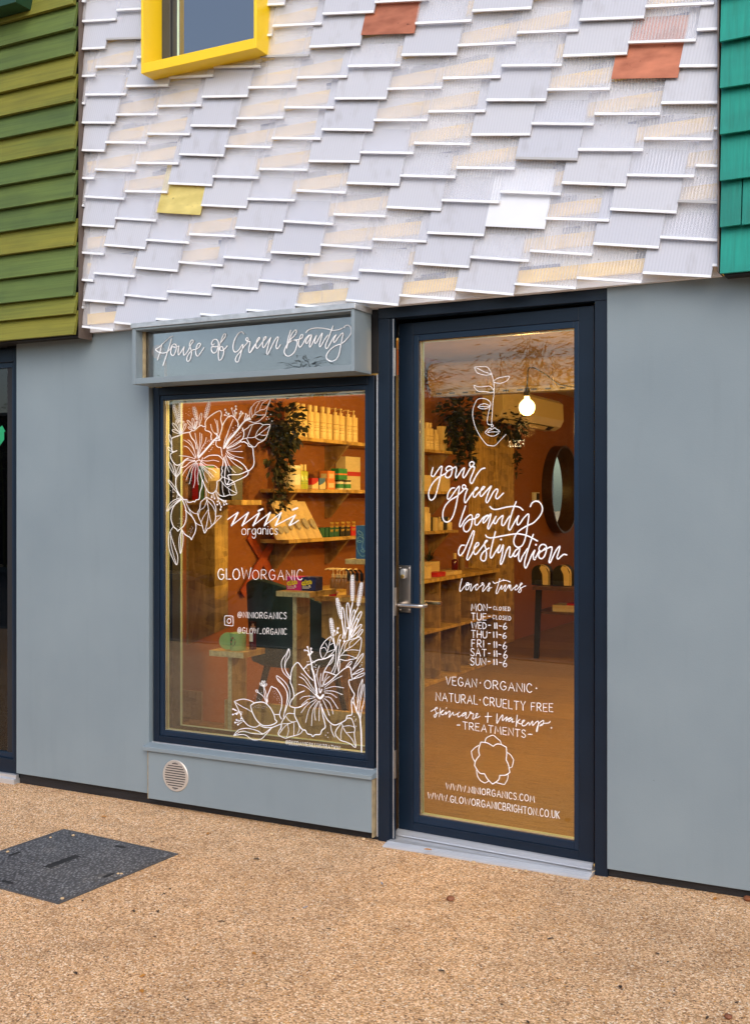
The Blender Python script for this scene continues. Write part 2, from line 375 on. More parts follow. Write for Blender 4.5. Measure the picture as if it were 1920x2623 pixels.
# grey wall boards
part(MB().box(-4.664, -3.726, Y0, Y0 + .045, .062, 2.62), 'wall_panel', GREY, shop, .002, label='grey painted board left of the shop window')
part(MB().box(-1.288, 1.6, Y0, Y0 + .045, .040, 2.62), 'wall_panel', GREY, shop, .002, label='grey painted board right of the door')
lp = part(MB().box(-3.711, -2.4, 4.592, 4.64, .044, .296), 'lower_panel', GREY, shop, .002)
part(MB().box(-3.7185, -3.7125, 4.597, 4.65, .04, .296), 'board_edge', CREAM_T, lp); part(MB().box(-2.3995, -2.3945, 4.598, 4.64, .02, .296), 'board_edge', CREAM_T, lp)
sb = MB(); sb.prism([(-3.735, 4.572, .296), (-3.735, 4.572, .318), (-3.735, 4.66, .335), (-3.735, 4.66, .296)], (1.347, 0, 0))
part(sb, 'window_sill', GREYD, shop, .003)
part(MB().box(-4.70, -2.386, 4.645, 4.70, -.05, .10).box(-1.288, 1.6, 4.645, 4.70, -.05, .10), 'plinth', BLACK, shop)
part(MB().box(-2.3885, -2.3842, 4.625, 4.66, .02, 2.19).box(-3.715, -2.41, 4.63, 4.655, .3285, .332), 'metal_trim', ALU, shop)
# structure behind the boards
core = MB()
core.box(-4.78, -3.7165, 4.662, 4.86, 0, 2.2).box(-3.7165, -2.409, 4.71, 4.86, 0, .332).box(-2.408, -2.348, 4.735, 4.80, 0, 2.2)
core.box(-1.287, 3.0, 4.662, 4.86, 0, 2.2).box(-4.78, -2.4, 4.662, 4.86, 2.2, 2.528).box(-2.399, -1.287, 4.788, 4.86, 2.38, 2.528).box(-1.2865, 3.0, 4.662, 4.86, 2.2, 2.528)  # box over the door added to block lamplight in the gap
core.box(-4.10, -.80, 4.66, 4.86, 2.53, 6.5)
part(core, 'wall_core', DARK, shop)

# ---- shop window
WX0, WX1, WZ0, WZ1, WY = -3.716, -2.409, .332, 2.19, 4.66
fr = MB(); fr.ring(WX0, WX1, WZ0, WZ1, .038, .036, .034, .042, 4.640, 4.72)
win = part(fr, 'shop_window', NAVY, shop, .0025)
part(MB().ring(WX0 + .0385, WX1 - .0365, WZ0 + .0345, WZ1 - .0425, .022, .018, .027, .024, 4.648, 4.664), 'glazing_bead', NAVY2, win, .0025)
part(MB().ring(-3.655, -2.464, .395, 2.123, .003, .003, .003, .003, 4.668, 4.677, 0).ring(-3.6555, -2.4635, .3945, 2.1235, .003, .003, .003, .003, 4.790, 4.806, 1), 'spacer_bar', [CREAMSEAL, SPACER], win)
part(MB().ring(-3.6545, -2.4645, .3955, 2.1225, .003, .003, .003, .003, 4.681, 4.692), 'glass_edge', SPACER, win)
part(MB().ring(-3.70, -2.42, .35, 2.17, .045, .045, .044, .046, 4.722, 4.80), 'inner_frame', DARK, win)
part(MB().box(-3.6555, -2.4635, 4.6645, 4.6675, .3945, 2.1235), 'glass', GLASS, win)

# ---- fascia sign box over the window
SX0, SX1, SZ0, SZ1, SY = -3.699, -2.412, 2.190, 2.476, 4.45
sg = MB(); sg.ring(SX0, SX1, SZ0, SZ1, .022, .018, .030, .012, SY, 4.617)
sg.box(SX0 + .022, SX1 - .018, 4.585, 4.600, SZ0 + .03, SZ1 - .012)
sign = part(sg, 'sign_box', GREYD, shop, .0015)
part(MB().box(SX0 - .003, SX1 + .006, SY - .006, 4.612, SZ1 + .001, SZ1 + .004).box(SX0 - .003, SX1 + .006, SY - .008, SY - .005, SZ1 - .001, SZ1 + .024).box(SX1 + .004, SX1 + .007, SY - .006, 4.612, SZ1 - .004, SZ1 + .024), 'flashing', ZINC, sign, .001)
part(MB().box(SX0 + .0225, SX1 - .0185, 4.520, 4.524, SZ0 + .0305, SZ1 - .0125), 'acrylic_panel', ACRYL, sign)
part(MB().box(SX0 + .0225, SX0 + .034, 4.505, 4.5185, SZ0 + .0305, SZ1 - .0125), 'panel_batten', CREAM_T, sign)
lamp = MB(); q = P(405, 901, 4.56); lamp.lathe([(.0, 0), (.036, 0), (.036, .02), (.030, .026), (0, .026)], q.x, 4.553, q.z, 24, 0, 'y')
q2 = P(418, 940, 4.565); lamp.prism([(q2.x - .006, 4.575, q2.z + .03), (q2.x + .008, 4.575, q2.z + .03), (q2.x + .012, 4.575, SZ0 + .031), (q2.x + .002, 4.575, SZ0 + .031)], (0, .008, 0))
part(lamp, 'reflection_disc', M('peach_reflection', (.62, .42, .32), .45, noise=.05), sign, smooth=True)  # solid disc and stem stand in for a reflection in the acrylic

# ---- door frame, threshold, door leaf
df = MB(); df.box(-2.383, -2.322, 4.63, 4.662, 0, 2.449).box(-2.3215, -2.303, 4.636, 4.658, 0, 2.449).box(-1.346, -1.290, 4.63, 4.72, -.01, 2.449).box(-2.383, -1.290, 4.6295, 4.70, 2.4495, 2.523)
dfr = part(df, 'door_frame', NAVY, shop, .002)
part(MB().box(-2.3065, -2.3035, 4.6325, 4.6355, .02, 2.445), 'weather_strip', ZINC, dfr)
for z0 in (.30, 1.06, 2.18): part(MB().box(-2.3028, -2.2985, 4.638, 4.656, z0, z0 + .13), 'lock_keep', STEEL, dfr, .001)
th = MB(); th.prism([(-2.322, 4.553, 0), (-2.322, 4.553, .006), (-2.322, 4.61, .015), (-2.322, 4.76, .016), (-2.322, 4.76, 0)], (.974, 0, 0))
for k in range(4): th.box(-2.321, -1.349, 4.560 + k * .013, 4.564 + k * .013, .006 + k * .0021, .0112 + k * .0021)
part(th, 'threshold', ALU, dfr, .0008)
HX, HYY, DA = -1.3577, 4.66, R(3.6)
LD = Vector((-math.cos(DA), math.sin(DA), 0)); LN = Vector((-math.sin(DA), -math.cos(DA), 0))
def D3(w_, n_o, z_):                                      # leaf coordinates: from hinge, out of the face, up
    p = Vector((HX, HYY, 0)) + LD * w_ + LN * n_o; return Vector((p.x, p.y, z_))
def PD(u, v, off):                                        # pixel -> (w, z) on the plane of the leaf
    dx = (u - CX) / F; dz = (HY - v) / F; d = Vector((dx * CA - SA, CA + dx * SA, dz))
    o = Vector((HX, HYY, 0)) + LN * off; t = o.dot(LN) / d.dot(LN); h = d * t
    return ((h - o).dot(LD), EYE + h.z)
lf = MB(tf=lambda x, y, z: D3(x, -y, z))
lf.ring(.0, .966, .036, 2.436, .069, .079, .046, .059, 0, .06)
leaf = part(lf, 'shop_door', NAVY, shop, .002)
part(MB(tf=lf.tf).ring(.0695, .8865, .0825, 2.3765, .022, .028, .036, .029, .003, .02), 'glazing_bead', NAVY2, leaf, .0025)
part(MB(tf=lf.tf).ring(.0905, .860, .1175, 2.348, .003, .003, .003, .003, .028, .036, 0).ring(.0915, .859, .1185, 2.347, .003, .003, .003, .003, .038, .045, 1).ring(.0915, .859, .1185, 2.347, .003, .003, .003, .003, .0465, .055, 1), 'spacer_bar', [CREAMSEAL, SPACER], leaf)
part(MB(tf=lf.tf).box(.0905, .860, .0235, .0265, .1175, 2.348), 'glass', GLASS, leaf)
part(MB(tf=lf.tf).box(.962, .9668, .002, .058, .04, 2.43), 'edge_strip', CREAMSEAL, leaf)
wb = MB(tf=lf.tf); wb.prism([(.0, -.001, .043), (.0, -.012, .040), (.0, -.034, .026), (.0, -.034, .0195), (.0, -.001, .0195)], (.968, 0, 0))
part(wb, 'weather_bar', ALU, leaf, .001)
hd = MB(tf=lf.tf); hd.box(.898, .959, -.007, -.0005, 1.070, 1.291)
hd.lathe([(0, -.004), (.0045, -.004), (.0045, 0), (0, 0)], .904, -.0075, 1.082, 10, 0, 'y')
for a_, b_ in ((.904, 1.279), (.953, 1.082), (.953, 1.279)): hd.lathe([(0, -.003), (.0045, -.003), (.0045, 0), (0, 0)], a_, -.0072, b_, 10, 1, 'y')
lev = [(.945, -.006, 1.108), (.945, -.035, 1.108), (.940, -.052, 1.108), (.925, -.058, 1.108), (.86, -.058, 1.108), (.825, -.058, 1.108), (.812, -.052, 1.1085), (.806, -.038, 1.109), (.805, -.024, 1.109)]
hd.tube(lev, .0095, 12)
part(hd, 'door_handle', [STEEL, M('polished_screw', (.8, .78, .75), .2, .9, noise=.05)], leaf, .0006, True)
cy = MB(tf=lf.tf); pts = []
for k in range(24):
    a = 2 * math.pi * k / 24; pts.append((.933 + .0125 * math.cos(a), -.0075, 1.252 + .0125 * math.sin(a) + (.012 if math.sin(a) >= 0 else -.012)))
cy.prism(pts, (0, -.012, 0)); part(cy, 'lock_cylinder', ZINC, leaf, .001, True)
part(MB(tf=lf.tf).lathe([(0, -.004), (.009, -.004), (.010, 0), (0, 0)], .933, -.0198, 1.240, 16, 0, 'y'), 'key_barrel', BRASS, leaf, 0, True)
ih = MB(tf=lf.tf); ih.box(.90, .955, .0605, .067, 1.09, 1.29); ih.tube([(.93, .067, 1.108), (.93, .11, 1.108), (.91, .12, 1.108), (.80, .12, 1.108)], .0095, 12)
part(ih, 'inner_handle', STEEL, leaf, 0, True)

# ---- round vent in the lower panel
q = P(450, 1987, 4.59); VC = (q.x, q.z)
vt = MB(); vt.lathe([(0, -.004), (.078, -.004), (.081, -.001), (.081, .0015), (0, .0015)], VC[0], 4.590, VC[1], 48, 0, 'y')
for k in range(11):
    zz = VC[1] + (k - 5) * .0125; half = (.018 if k in (0, 10) else math.sqrt(max(0, .070 ** 2 - ((k - 5) * .0125) ** 2)) * .93)
    vt.box(VC[0] - half, VC[0] + half, 4.5845, 4.5875, zz - .0021, zz + .0021, 1)
for dz in (-.068, .068): vt.box(VC[0] - .009, VC[0] + .009, 4.5848, 4.587, VC[1] + dz - .0016, VC[1] + dz + .0016, 2)
for dx, dz in ((-.055, .045), (.055, .045), (-.055, -.045), (.055, -.045)): vt.lathe([(0, -.001), (.002, -.001), (.002, 0), (0, 0)], VC[0] + dx, 4.5858, VC[1] + dz, 8, 2, 'y')
part(vt, 'vent_grille', [VENT, DARK, M('grey_mark', (.25, .24, .23), .6, noise=.1)], lp)

# ---- polycarbonate shingle cladding
mbn = MB().box(-4.098, -.815, 4.585, 4.655, 2.50, 3.76).box(-4.098, -3.606, 4.585, 4.655, 3.7605, 6.0).box(-2.946, -.815, 4.585, 4.655, 3.7605, 6.0)
bt = MB()
for k in range(14):
    z = 2.596 + k * .1355; x = -4.095
    while x < -.82:
        x2 = min(x + random.uniform(1.2, 2.4), -.82); 
        if z < 3.76: bt.box(x, x2 - .003, 4.562, 4.584, z - .056, z)
        x = x2
    if z > 3.76: bt.box(-4.095, -3.612, 4.562, 4.584, z - .056, z).box(-2.94, -.82, 4.562, 4.584, z - .056, z)
part(bt, 'battens', BATTEN, shop)
for k in range(150):                                       # overlapped membrane laps with blue print behind the clear sheets
    r_ = random.randrange(14); x = random.uniform(-4.05, -1.0); z = 2.600 + r_ * .1355
    if z < 3.7: mbn.box(x, x + random.uniform(.05, .16), 4.572, 4.5845, z, z + random.uniform(.010, .032), 1)
part(mbn, 'membrane', [MEMBRANE, M('blue_membrane_print', (.06, .09, .24), .6, noise=.2)], shop)
TP, TR, TSH = .2765, .1355, .0705
TA = R(-9.0); TL = .262; TW = .275
WIN_X0, WIN_X1, WIN_Z0 = -3.612, -2.940, 3.765           # opening of the yellow window
def zpx(ox, x, y): q = P(ox + x / 2.36, y / 2.36, 4.50); return q.x, q.z
def near(ox, x, y):
    X, Z = zpx(ox, x, y); k = round((Z - 2.485) / TR); j = round((X + .843 - TSH * k) / TP); return (k, j)
opal = set()
for ox, L in ((1220, [(360,45),(1015,108),(868,343),(402,605),(290,830),(608,985),(885,1143),(1205,1305),(1065,1518),(1415,1668),(25,1440),(210,1795),]),
              (600, [(860,78),(765,265),(1332,340),(883,605),(812,795),(722,997),(978,1137),(1228,1288),(1490,1440),(490,1560),(1385,1635),(965,1855),(255,1412),(60,605)]),
              (0, [(840,235),(1005,520),(690,750),(612,920),(1475,603),(1390,775),(1325,955),(1250,1132),(668,1375),(850,1522),(1465,1270),(1045,1660),(715,1850),(1515,1775)])):
    for x, y in L: opal.add(near(ox, x, y))
for x, y in ((1295, 208), (1225, 425), (1070, 663)): k_, j_ = near(1220, x, y); opal.add((k_, j_ + 1))   # sheets cut by the right edge, found by their left corner
special = {near(1220, 1200, 495): 'copper', near(600, 1090, 205): 'copper', near(0, 1185, 1312): 'brass', near(1220, 395, 1400): 'aluminium'}
yellow_row = {near(0, 655, 2005), near(600, 650, 1850), near(600, 1308, 1815), near(1220, 590, 1740), near(1220, 985, 1700)}   # clear sheets of the lowest course
shaded_edge = {near(1220, 608, 985), near(0, 840, 235), near(600, 440, 335), near(1220, 1440, 1245)}
def clip(poly, ax, lim, keep_less):
    out = []
    for i in range(len(poly)):
        a, b = poly[i], poly[(i + 1) % len(poly)]
        ia = (a[ax] <= lim) == keep_less; ib = (b[ax] <= lim) == keep_less
        if ia: out.append(a)
        if ia != ib:
            t = (lim - a[ax]) / (b[ax] - a[ax]); out.append((a[0] + t * (b[0] - a[0]), a[1] + t * (b[1] - a[1])))
    return out
tiles = MB(); specials = []
for k in range(-1, 16):
    for j in range(-16, 3):
        bx, bz = -.843 + TSH * k + TP * j, 2.485 + TR * k
        if k < 0: continue
        rs = random.Random(k * 131 + j * 17)
        ta = TA + R(rs.uniform(-.7, .7)); ea = (math.cos(ta), math.sin(ta)); eb = (-math.sin(ta), math.cos(ta))
        dj = rs.uniform(-.0012, .0012); bz += rs.uniform(-.002, .002)
        kind = special.get((k, j)); isop = (k, j) in opal
        if k == 0 and kind is None: isop = (k, j) not in yellow_row
        if not isop and kind is None and (bz > 3.95 or bx > -.7): isop = rs.random() < .4
        def loc2(p): return ((p[0] - bx) * ea[0] + (p[1] - bz) * ea[1], (p[0] - bx) * eb[0] + (p[1] - bz) * eb[1])
        def dep(b): return 4.520 + b * .145 + dj            # front face of the sheet
        def cutup(poly):
            poly = clip(clip(poly, 0, -4.096, False), 0, -.818, True)
            if len(poly) < 3: return []
            if max(p[1] for p in poly) > WIN_Z0 and max(p[0] for p in poly) > WIN_X0 and min(p[0] for p in poly) < WIN_X1:
                mid = clip(clip(poly, 0, WIN_X0, False), 0, WIN_X1, True) if True else poly
                res = [clip(poly, 0, WIN_X0, True), clip(poly, 0, WIN_X1, False)]
                if len(mid) >= 3: res.append(clip(mid, 1, WIN_Z0, True))
                return [p for p in res if len(p) >= 3]
            return [poly]
        def slab(b0, b1, front, thick, mb, m):
            rect = [(-TW, b0), (0, b0), (0, b1), (-TW, b1)]
            rect = [(bx + a * ea[0] + b * eb[0], bz + a * ea[1] + b * eb[1]) for a, b in rect]
            for poly in cutup(rect):
                if abs(sum(poly[i][0] * poly[(i + 1) % len(poly)][1] - poly[(i + 1) % len(poly)][0] * poly[i][1] for i in range(len(poly)))) < 2e-4 and b1 - b0 > .05: continue
                n = len(poly); loc = [loc2(p) for p in poly]
                vs = [(p[0], dep(l[1]) - front, p[1]) for p, l in zip(poly, loc)] + [(p[0], dep(l[1]) - front + thick, p[1]) for p, l in zip(poly, loc)]
                fs = [tuple(range(n - 1, -1, -1)), tuple(range(n, 2 * n))] + [(i, (i + 1) % n, n + (i + 1) % n, n + i) for i in range(n)]
                mb.add(vs, fs, m, rs.random(), uvs=loc + loc)
        if kind:
            mb = MB(); slab(0, TL, 0, .004, mb, 0); specials.append((kind, mb)); continue
        slab(.0, TL, 0, .009, tiles, 1 if isop else 0)
        for a_ in (-.075 + rs.uniform(-.02, .02), -.205 + rs.uniform(-.02, .02)):
            b_ = .098 + rs.uniform(-.012, .012); cx2, cz2 = bx + a_ * ea[0] + b_ * eb[0], bz + a_ * ea[1] + b_ * eb[1]
            if isop or not (-4.08 < cx2 < -.84) or (cz2 > WIN_Z0 - .02 and WIN_X0 - .03 < cx2 < WIN_X1 + .03) or rs.random() < .25: continue
            r2 = rs.uniform(.002, .0032); tiles.add([(cx2 + r2 * math.cos(q_), dep(b_) - .0006, cz2 + r2 * math.sin(q_)) for q_ in [1.047 * i for i in range(6)]], [tuple(range(6))], 4)
        slab(-.0015, .0092, .0012, .0115, tiles, 3 if (k, j) in shaded_edge else 2)
clad = part(tiles, 'polycarbonate_cladding', [POLY_CLEAR, POLY_OPAL, TAPE, TAPE_G, M('fixing_screw', (.30, .28, .28), .5, .4, noise=.1)], shop)
for kind, mb in specials:
    part(mb, kind + '_shingle', {'copper': COPPER, 'brass': BRASS_T, 'aluminium': ALU_T}[kind], clad)
CT = M('brown_corner_trim', (.12, .09, .075), .5, noise=.2)
part(MB().box(-4.102, -4.0985, 4.50, 4.60, 2.46, 6.0), 'corner_trim', CT, shop); part(MB().box(-.8145, -.808, 4.50, 4.60, 2.50, 6.0), 'corner_trim', CT, shop)
part(MB().box(-.8075, -.803, 4.545, 4.60, 2.50, 6.0), 'corner_batten', BATTEN, shop)

# ---- yellow upper window
yb = MB(); yX0, yX1, yZ0, yZ1 = -3.622, -2.928, 3.752, 5.0
yb.ring(yX0, yX1, yZ0, yZ1, .014, .016, .050, .03, 4.425, 4.60)
yw = part(yb, 'first_floor_window', YELLOW, shop, .002)
part(MB().ring(-3.607, -2.945, 3.803, 4.96, .055, .03, .030, .05, 4.572, 4.60, 0).ring(-3.551, -2.976, 3.834, 4.91, .03, .02, .025, .03, 4.584, 4.60, 0), 'frame', WINGREY, yw, .002)
part(MB().box(-3.60, -2.95, 4.63, 4.645, 3.78, 5.0), 'dark_room_panel', M('dark_room_panel', (.03, .035, .045), .8, noise=.1), yw)  # dark panel stands in for the unlit room behind the glass
part(MB().box(-3.5205, -2.9965, 4.5935, 4.5955, 3.8595, 4.88).box(-3.5205, -3.512, 4.588, 4.593, 3.8595, 4.88, 1), 'glass', [UPGLASS, SPACER], yw)

# ================================================================== neighbouring units
lu = thing('shop_unit', 'left neighbouring shop unit clad in green and olive lapped timber boards', 'shop', (-6.0, 4.7, 0))
gb = MB(); zs = [4.350, 4.222, 4.095, 3.960, 3.842, 3.711, 3.589, 3.458, 3.331, 3.200, 3.074, 2.947, 2.816, 2.681, 2.585, 2.476]
cols = [.2, .85, .2, .15, .8, .9, .1, .85, .05, .3, .1, .95, .2, .1, .75, 1.0]
for i, (z, c_) in enumerate(zip(zs, cols)):
    zt = (zs[i - 1] if i else z + .13) + .022
    x1 = -4.108 + random.uniform(-.004, .003)
    gb.prism([(x1, 4.462, z), (x1, 4.498, zt), (x1, 4.512, zt), (x1, 4.486, z)], (-4.5, 0, 0), 0, c_)
part(gb, 'timber_cladding', GREEN, lu, .0015)
part(MB().box(-8.6, -4.103, 4.53, 4.86, 2.478, 6.0), 'wall_core', BLACK, lu)
q = P(55, 8, 4.40)
part(MB().box(-6.2, q.x, 4.36, 4.52, q.z - .01, q.z + .6), 'window_surround', M('dark_green_surround', (.01, .05, .025), .4, noise=.1), lu, .002)
nf = MB(); nf.ring(-6.0, -4.668, .03, 2.46, .06, .045, .10, .075, 4.64, 4.70)
nd = part(nf, 'shopfront_window', NAVY, lu, .002)
part(MB().ring(-5.94, -4.7135, .13, 2.385, .03, .024, .03, .03, 4.655, 4.70), 'glazing_bead', NAVY2, nd, .002)
part(MB().box(-5.91, -4.738, 4.672, 4.676, .16, 2.355), 'glass', GLASS, nd)
part(MB().box(-5.9, -4.745, 5.3, 5.32, .0, .9), 'dim_room_board', M('dim_interior', (.035, .03, .025), .8, noise=.4, nscale=3), lu)  # dark board stands in for the dim room behind the glass
gs = MB(); gp = [(0, 1095), (6, 1090), (14, 1105), (11, 1106), (11, 1126), (0, 1142), (-22, 1142), (-22, 1118), (-26, 1118), (-26, 1108)]
gs.prism([P(u, v, 4.6705) for u, v in gp], (0, .001, 0)); part(gs, 'arrow_sticker', M('green_vinyl', (.01, .30, .12), .5, noise=.03), nd)
part(MB().box(-6.0, -4.668, 4.60, 4.66, .0, .028).box(-6.0, -4.668, 4.615, 4.638, .0285, .05), 'threshold', ALU, lu, .001)
part(MB().box(-9.5, -6.001, 4.615, 4.66, .06, 2.476), 'wall_panel', GREY, lu)
part(MB().box(-9.5, -6.001, 4.66, 4.86, 0, 2.476).box(-6.0, -4.79, 4.71, 4.86, 2.46, 2.476), 'inner_wall', DARK, lu)

ru = thing('shop_unit', 'right neighbouring shop unit clad in bright teal timber shingles', 'shop', (1.5, 4.7, 0))
ts = MB(); tz0 = [2.486 + .1815 * k for k in range(12)]
for k, z in enumerate(tz0):
    x = -.800; first = {1: .082, 6: .112, 5: .2, 4: .24}.get(k, .30 if k % 2 else .22)
    while x < 2.2:
        wd = first if x == -.800 else random.uniform(.16, .42)
        tl = random.uniform(-.006, .004)
        ts.prism([(x, 4.470, z), (x + wd - .004, 4.470, z + tl), (x + wd - .004, 4.508, z + .215), (x, 4.508, z + .215)], (0, .014, 0)); x += wd
part(ts, 'teal_shingles', TEAL, ru, .0015)
part(MB().box(-.795, 3.0, 4.53, 4.66, 2.49, 6.0), 'wall_core', BLACK, ru)
# ================================================================== shop interior
XL = -4.40
fl = MB(); fl.add([(XL, 4.72, .006), (.6, 4.72, .006), (.6, 15.5, .006), (XL, 15.5, .006)], [(0, 1, 2, 3)]); structure(fl, 'floor', FLOOR)
iw = MB(); iw.box(XL - .1, XL, 4.86, 15.6, 0, 2.95); iw.box(XL, -4.1, 15.5, 15.6, 0, 2.95); iw.box(-2.9, .6, 15.5, 15.6, 0, 2.95); iw.box(-4.1, -2.9, 15.5, 15.6, 0, .3); iw.box(-4.1, -2.9, 15.5, 15.6, 2.3, 2.95); iw.box(.6, .7, 4.86, 15.6, 0, 2.95)
part(iw, 'interior_wall', TERRA, shop); part(MB().box(-4.395, -3.765, 4.87, 4.93, .01, 2.94), 'dark_side_slab', M('dark_brown_slab', (.02, .014, .012), .6, noise=.2), shop)  # dark slab added to make the view at the window's left edge dark
part(MB().box(XL - .1, .7, 4.861, 15.6, 2.951, 3.05), 'ceiling', CEIL, shop)

rw = part(MB().ring(-4.1, -2.9, .3, 2.3, .05, .05, .05, .05, 15.505, 15.56).box(-3.62, -3.57, 15.505, 15.56, .351, 2.249), 'rear_window', M('pale_window_frame', (.55, .6, .58), .5, noise=.05), shop); part(MB().box(-4.05, -2.95, 15.53, 15.536, .35, 2.25), 'glass', GLASS_IN, rw)
def xw(x): return 640 + x / 4.703
def yw_(y): return 980 + y / 4.703
# ---- wall shelves with brackets
SH = {}
for nm, z in (('top', 2.058), ('middle', 1.681), ('lowest', 1.318)):
    y0 = 6.70; y1 = 9.75
    t = thing('wall_shelf', {'top': 'topmost osb wall shelf carrying tall cream bottles', 'middle': 'middle osb wall shelf carrying jars and coloured boxes', 'lowest': 'lowest osb wall shelf carrying kraft pouches and dark boxes'}[nm], 'shelf', (XL, 8.2, z), 'osb shelves on the terracotta wall')
    part(MB().box(XL, -4.16, y0, y1, z - .026, z), 'plank', OSB, t, .001)
    for yb_ in (6.83, 7.62, 8.60, 9.58):
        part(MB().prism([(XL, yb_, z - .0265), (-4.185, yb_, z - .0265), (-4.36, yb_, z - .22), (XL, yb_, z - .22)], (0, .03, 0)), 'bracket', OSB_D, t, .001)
    SH[nm] = z

CREAM_P = M('cream_bottle_plastic', (.78, .62, .34), .35, noise=.03)
CREAM_C = M('cream_cap', (.70, .55, .30), .35, noise=.03)
TEXTM = M('brown_print', (.22, .13, .05), .6, noise=.1)
def bottle(label, h=.20, r=.034, cap='cap', mats=None, group=None, name='bottle', print_=True):
    t = thing(name, label, 'bottle', (0, 0, 0), group)
    mats = mats or [CREAM_P, TEXTM]; b = MB()
    b.lathe([(0, 0), (r * .96, 0), (r, .004), (r, h - .006), (r * .9, h - .001), (r * .42, h), (r * .42, h + .006), (0, h + .006)], 0, 0, 0, 20)
    if print_:
        for k, (zz, ww) in enumerate(((.62, .8), (.48, .5), (.42, .6), (.30, .5))):
            for a_ in (-.8, -.2):
                pts = []
                for i in range(6):
                    a = a_ - .9 * ww / 2 + .9 * ww * i / 5; pts.append((a, h * zz))
                for i in range(5):
                    q = [((r + .0005) * math.cos(pts[i][0]), (r + .0005) * math.sin(pts[i][0])), ((r + .0005) * math.cos(pts[i + 1][0]), (r + .0005) * math.sin(pts[i + 1][0]))]
                    b.add([(q[0][0], q[0][1], pts[i][1]), (q[1][0], q[1][1], pts[i][1]), (q[1][0], q[1][1], pts[i][1] + .0035), (q[0][0], q[0][1], pts[i][1] + .0035)], [(0, 1, 2, 3)], 1)
    part(b, 'body', mats, t, 0, True)
    c = MB()
    if cap == 'cap': c.lathe([(0, h + .0062), (r * .55, h + .0062), (r * .55, h + .05), (0, h + .05)], 0, 0, 0, 16)
    elif cap == 'pump':
        c.lathe([(0, h + .0062), (r * .5, h + .0062), (r * .5, h + .022), (r * .16, h + .024), (r * .16, h + .046), (r * .34, h + .047), (r * .34, h + .056), (0, h + .057)], 0, 0, 0, 14)
        c.tube([(0, 0, h + .052), (-.02, -.012, h + .052), (-.036, -.02, h + .046)], .004, 6)
    elif cap == 'drop':
        c.lathe([(0, h + .0062), (r * .5, h + .0062), (r * .5, h + .018), (r * .3, h + .02), (r * .26, h + .04), (0, h + .042)], 0, 0, 0, 12)
    part(c, {'cap': 'cap', 'pump': 'pump_head', 'drop': 'dropper'}[cap], CREAM_C if len(mats) < 3 else mats[2], t, 0, True)
    return t
GB = 'cream bottles on the top shelf'
pr = bottle('', cap='cap'); pr['group'] = GB; pp = bottle('', cap='pump'); pp['group'] = GB
ordn = ['leftmost', 'second', 'third', 'fourth', 'rightmost']
used_c = used_p = False
for i, u in enumerate((768, 799.5, 832, 865, 897.7)):
    for s_ in (-1, 1):
        Y = PX(u + s_ * 7.2, 1100, -4.23).y
        lab = '%s cream %s bottle of the %s pair on the top shelf in the window' % ('left' if s_ < 0 else 'right', 'capped' if i < 3 else 'pump', ordn[i])
        src = pr if i < 3 else pp
        if (i < 3 and not used_c) or (i >= 3 and not used_p):
            src.location = (-4.23, Y, SH['top']); src['label'] = lab; src.rotation_euler = (0, 0, -.3)
            if i < 3: used_c = True
            else: used_p = True
        else: copy_tree(src, (-4.23, Y, SH['top']), -.3 + random.uniform(-.3, .3), lab)
c = copy_tree(pr, (-4.26, PX(742, 1100, -4.25).y, SH['top']), .2, 'cream bottle half hidden behind the hanging plant on the top shelf'); c.scale = (.9, .9, .92)
for i, (u, hh) in enumerate(((1092, 1.0), (1100, 1.0), (1114, .78))):
    c = copy_tree(pr, (-4.24, PX(u, 1100, -4.24).y, SH['top']), .1 * i, ['cream bottle next to the door edge on the far end of the top shelf', 'second cream bottle from the door edge on the top shelf', 'short cream bottle beside the tall carton on the top shelf'][i]); c.scale = (1, 1, hh)

def carton(label, x0, x1, y0, y1, z0, z1, mats, cat='box', group=None, name='carton', rz=0, panel=None, flap=True):
    t = thing(name, label, cat, ((x0 + x1) / 2, (y0 + y1) / 2, z0), group)
    part(MB().box(x0, x1, y0, y1, z0, z1), 'body', mats[0], t, .0012)
    if len(mats) > 1 and panel:
        mb = MB()
        if panel == 'wave':
            for sx in (0, 1):
                if sx: pts = [(x1 + .0008, y0, z0 + .004), (x1 + .0008, y1, z0 + .004), (x1 + .0008, y1, z0 + (z1 - z0) * .75), (x1 + .0008, y0 + (y1 - y0) * .55, z0 + (z1 - z0) * .5), (x1 + .0008, y0, z0 + (z1 - z0) * .36)]
                else: pts = [(x0 + .003, y0 - .0008, z0 + .004), (x1, y0 - .0008, z0 + .004), (x1, y0 - .0008, z0 + (z1 - z0) * .4), (x0 + .003, y0 - .0008, z0 + (z1 - z0) * .3)]
                mb.add(pts, [tuple(range(len(pts)))])
        elif panel == 'label':
            mb.box(x1 + .0002, x1 + .001, y0 + (y1 - y0) * .15, y1 - (y1 - y0) * .15, z0 + (z1 - z0) * .2, z1 - (z1 - z0) * .3)
            mb.box(x0 + (x1 - x0) * .15, x1 - (x1 - x0) * .15, y0 - .001, y0 - .0002, z0 + (z1 - z0) * .2, z1 - (z1 - z0) * .3)
        elif panel == 'band':
            mb.box(x0 - .0008, x1 + .0008, y0 - .0008, y1 + .0008, z0 + (z1 - z0) * .42, z0 + (z1 - z0) * .55)
        part(mb, 'label_panel', mats[1], t)
    return t
def col(name, c, rough=.5): return M(name, c, rough, noise=.04)
RED = col('red_card', (.50, .012, .02)); BLUEC = col('blue_card', (.05, .16, .42)); ORANGE = col('orange_card', (.75, .24, .06)); GRN = col('green_card', (.02, .25, .08))
CREAMC = col('cream_card', (.72, .62, .42)); DGRN = col('dark_green_card', (.01, .10, .06)); BLK = col('black_card', (.012, .012, .014)); KRAFT = col('kraft_paper', (.66, .52, .33), .8)
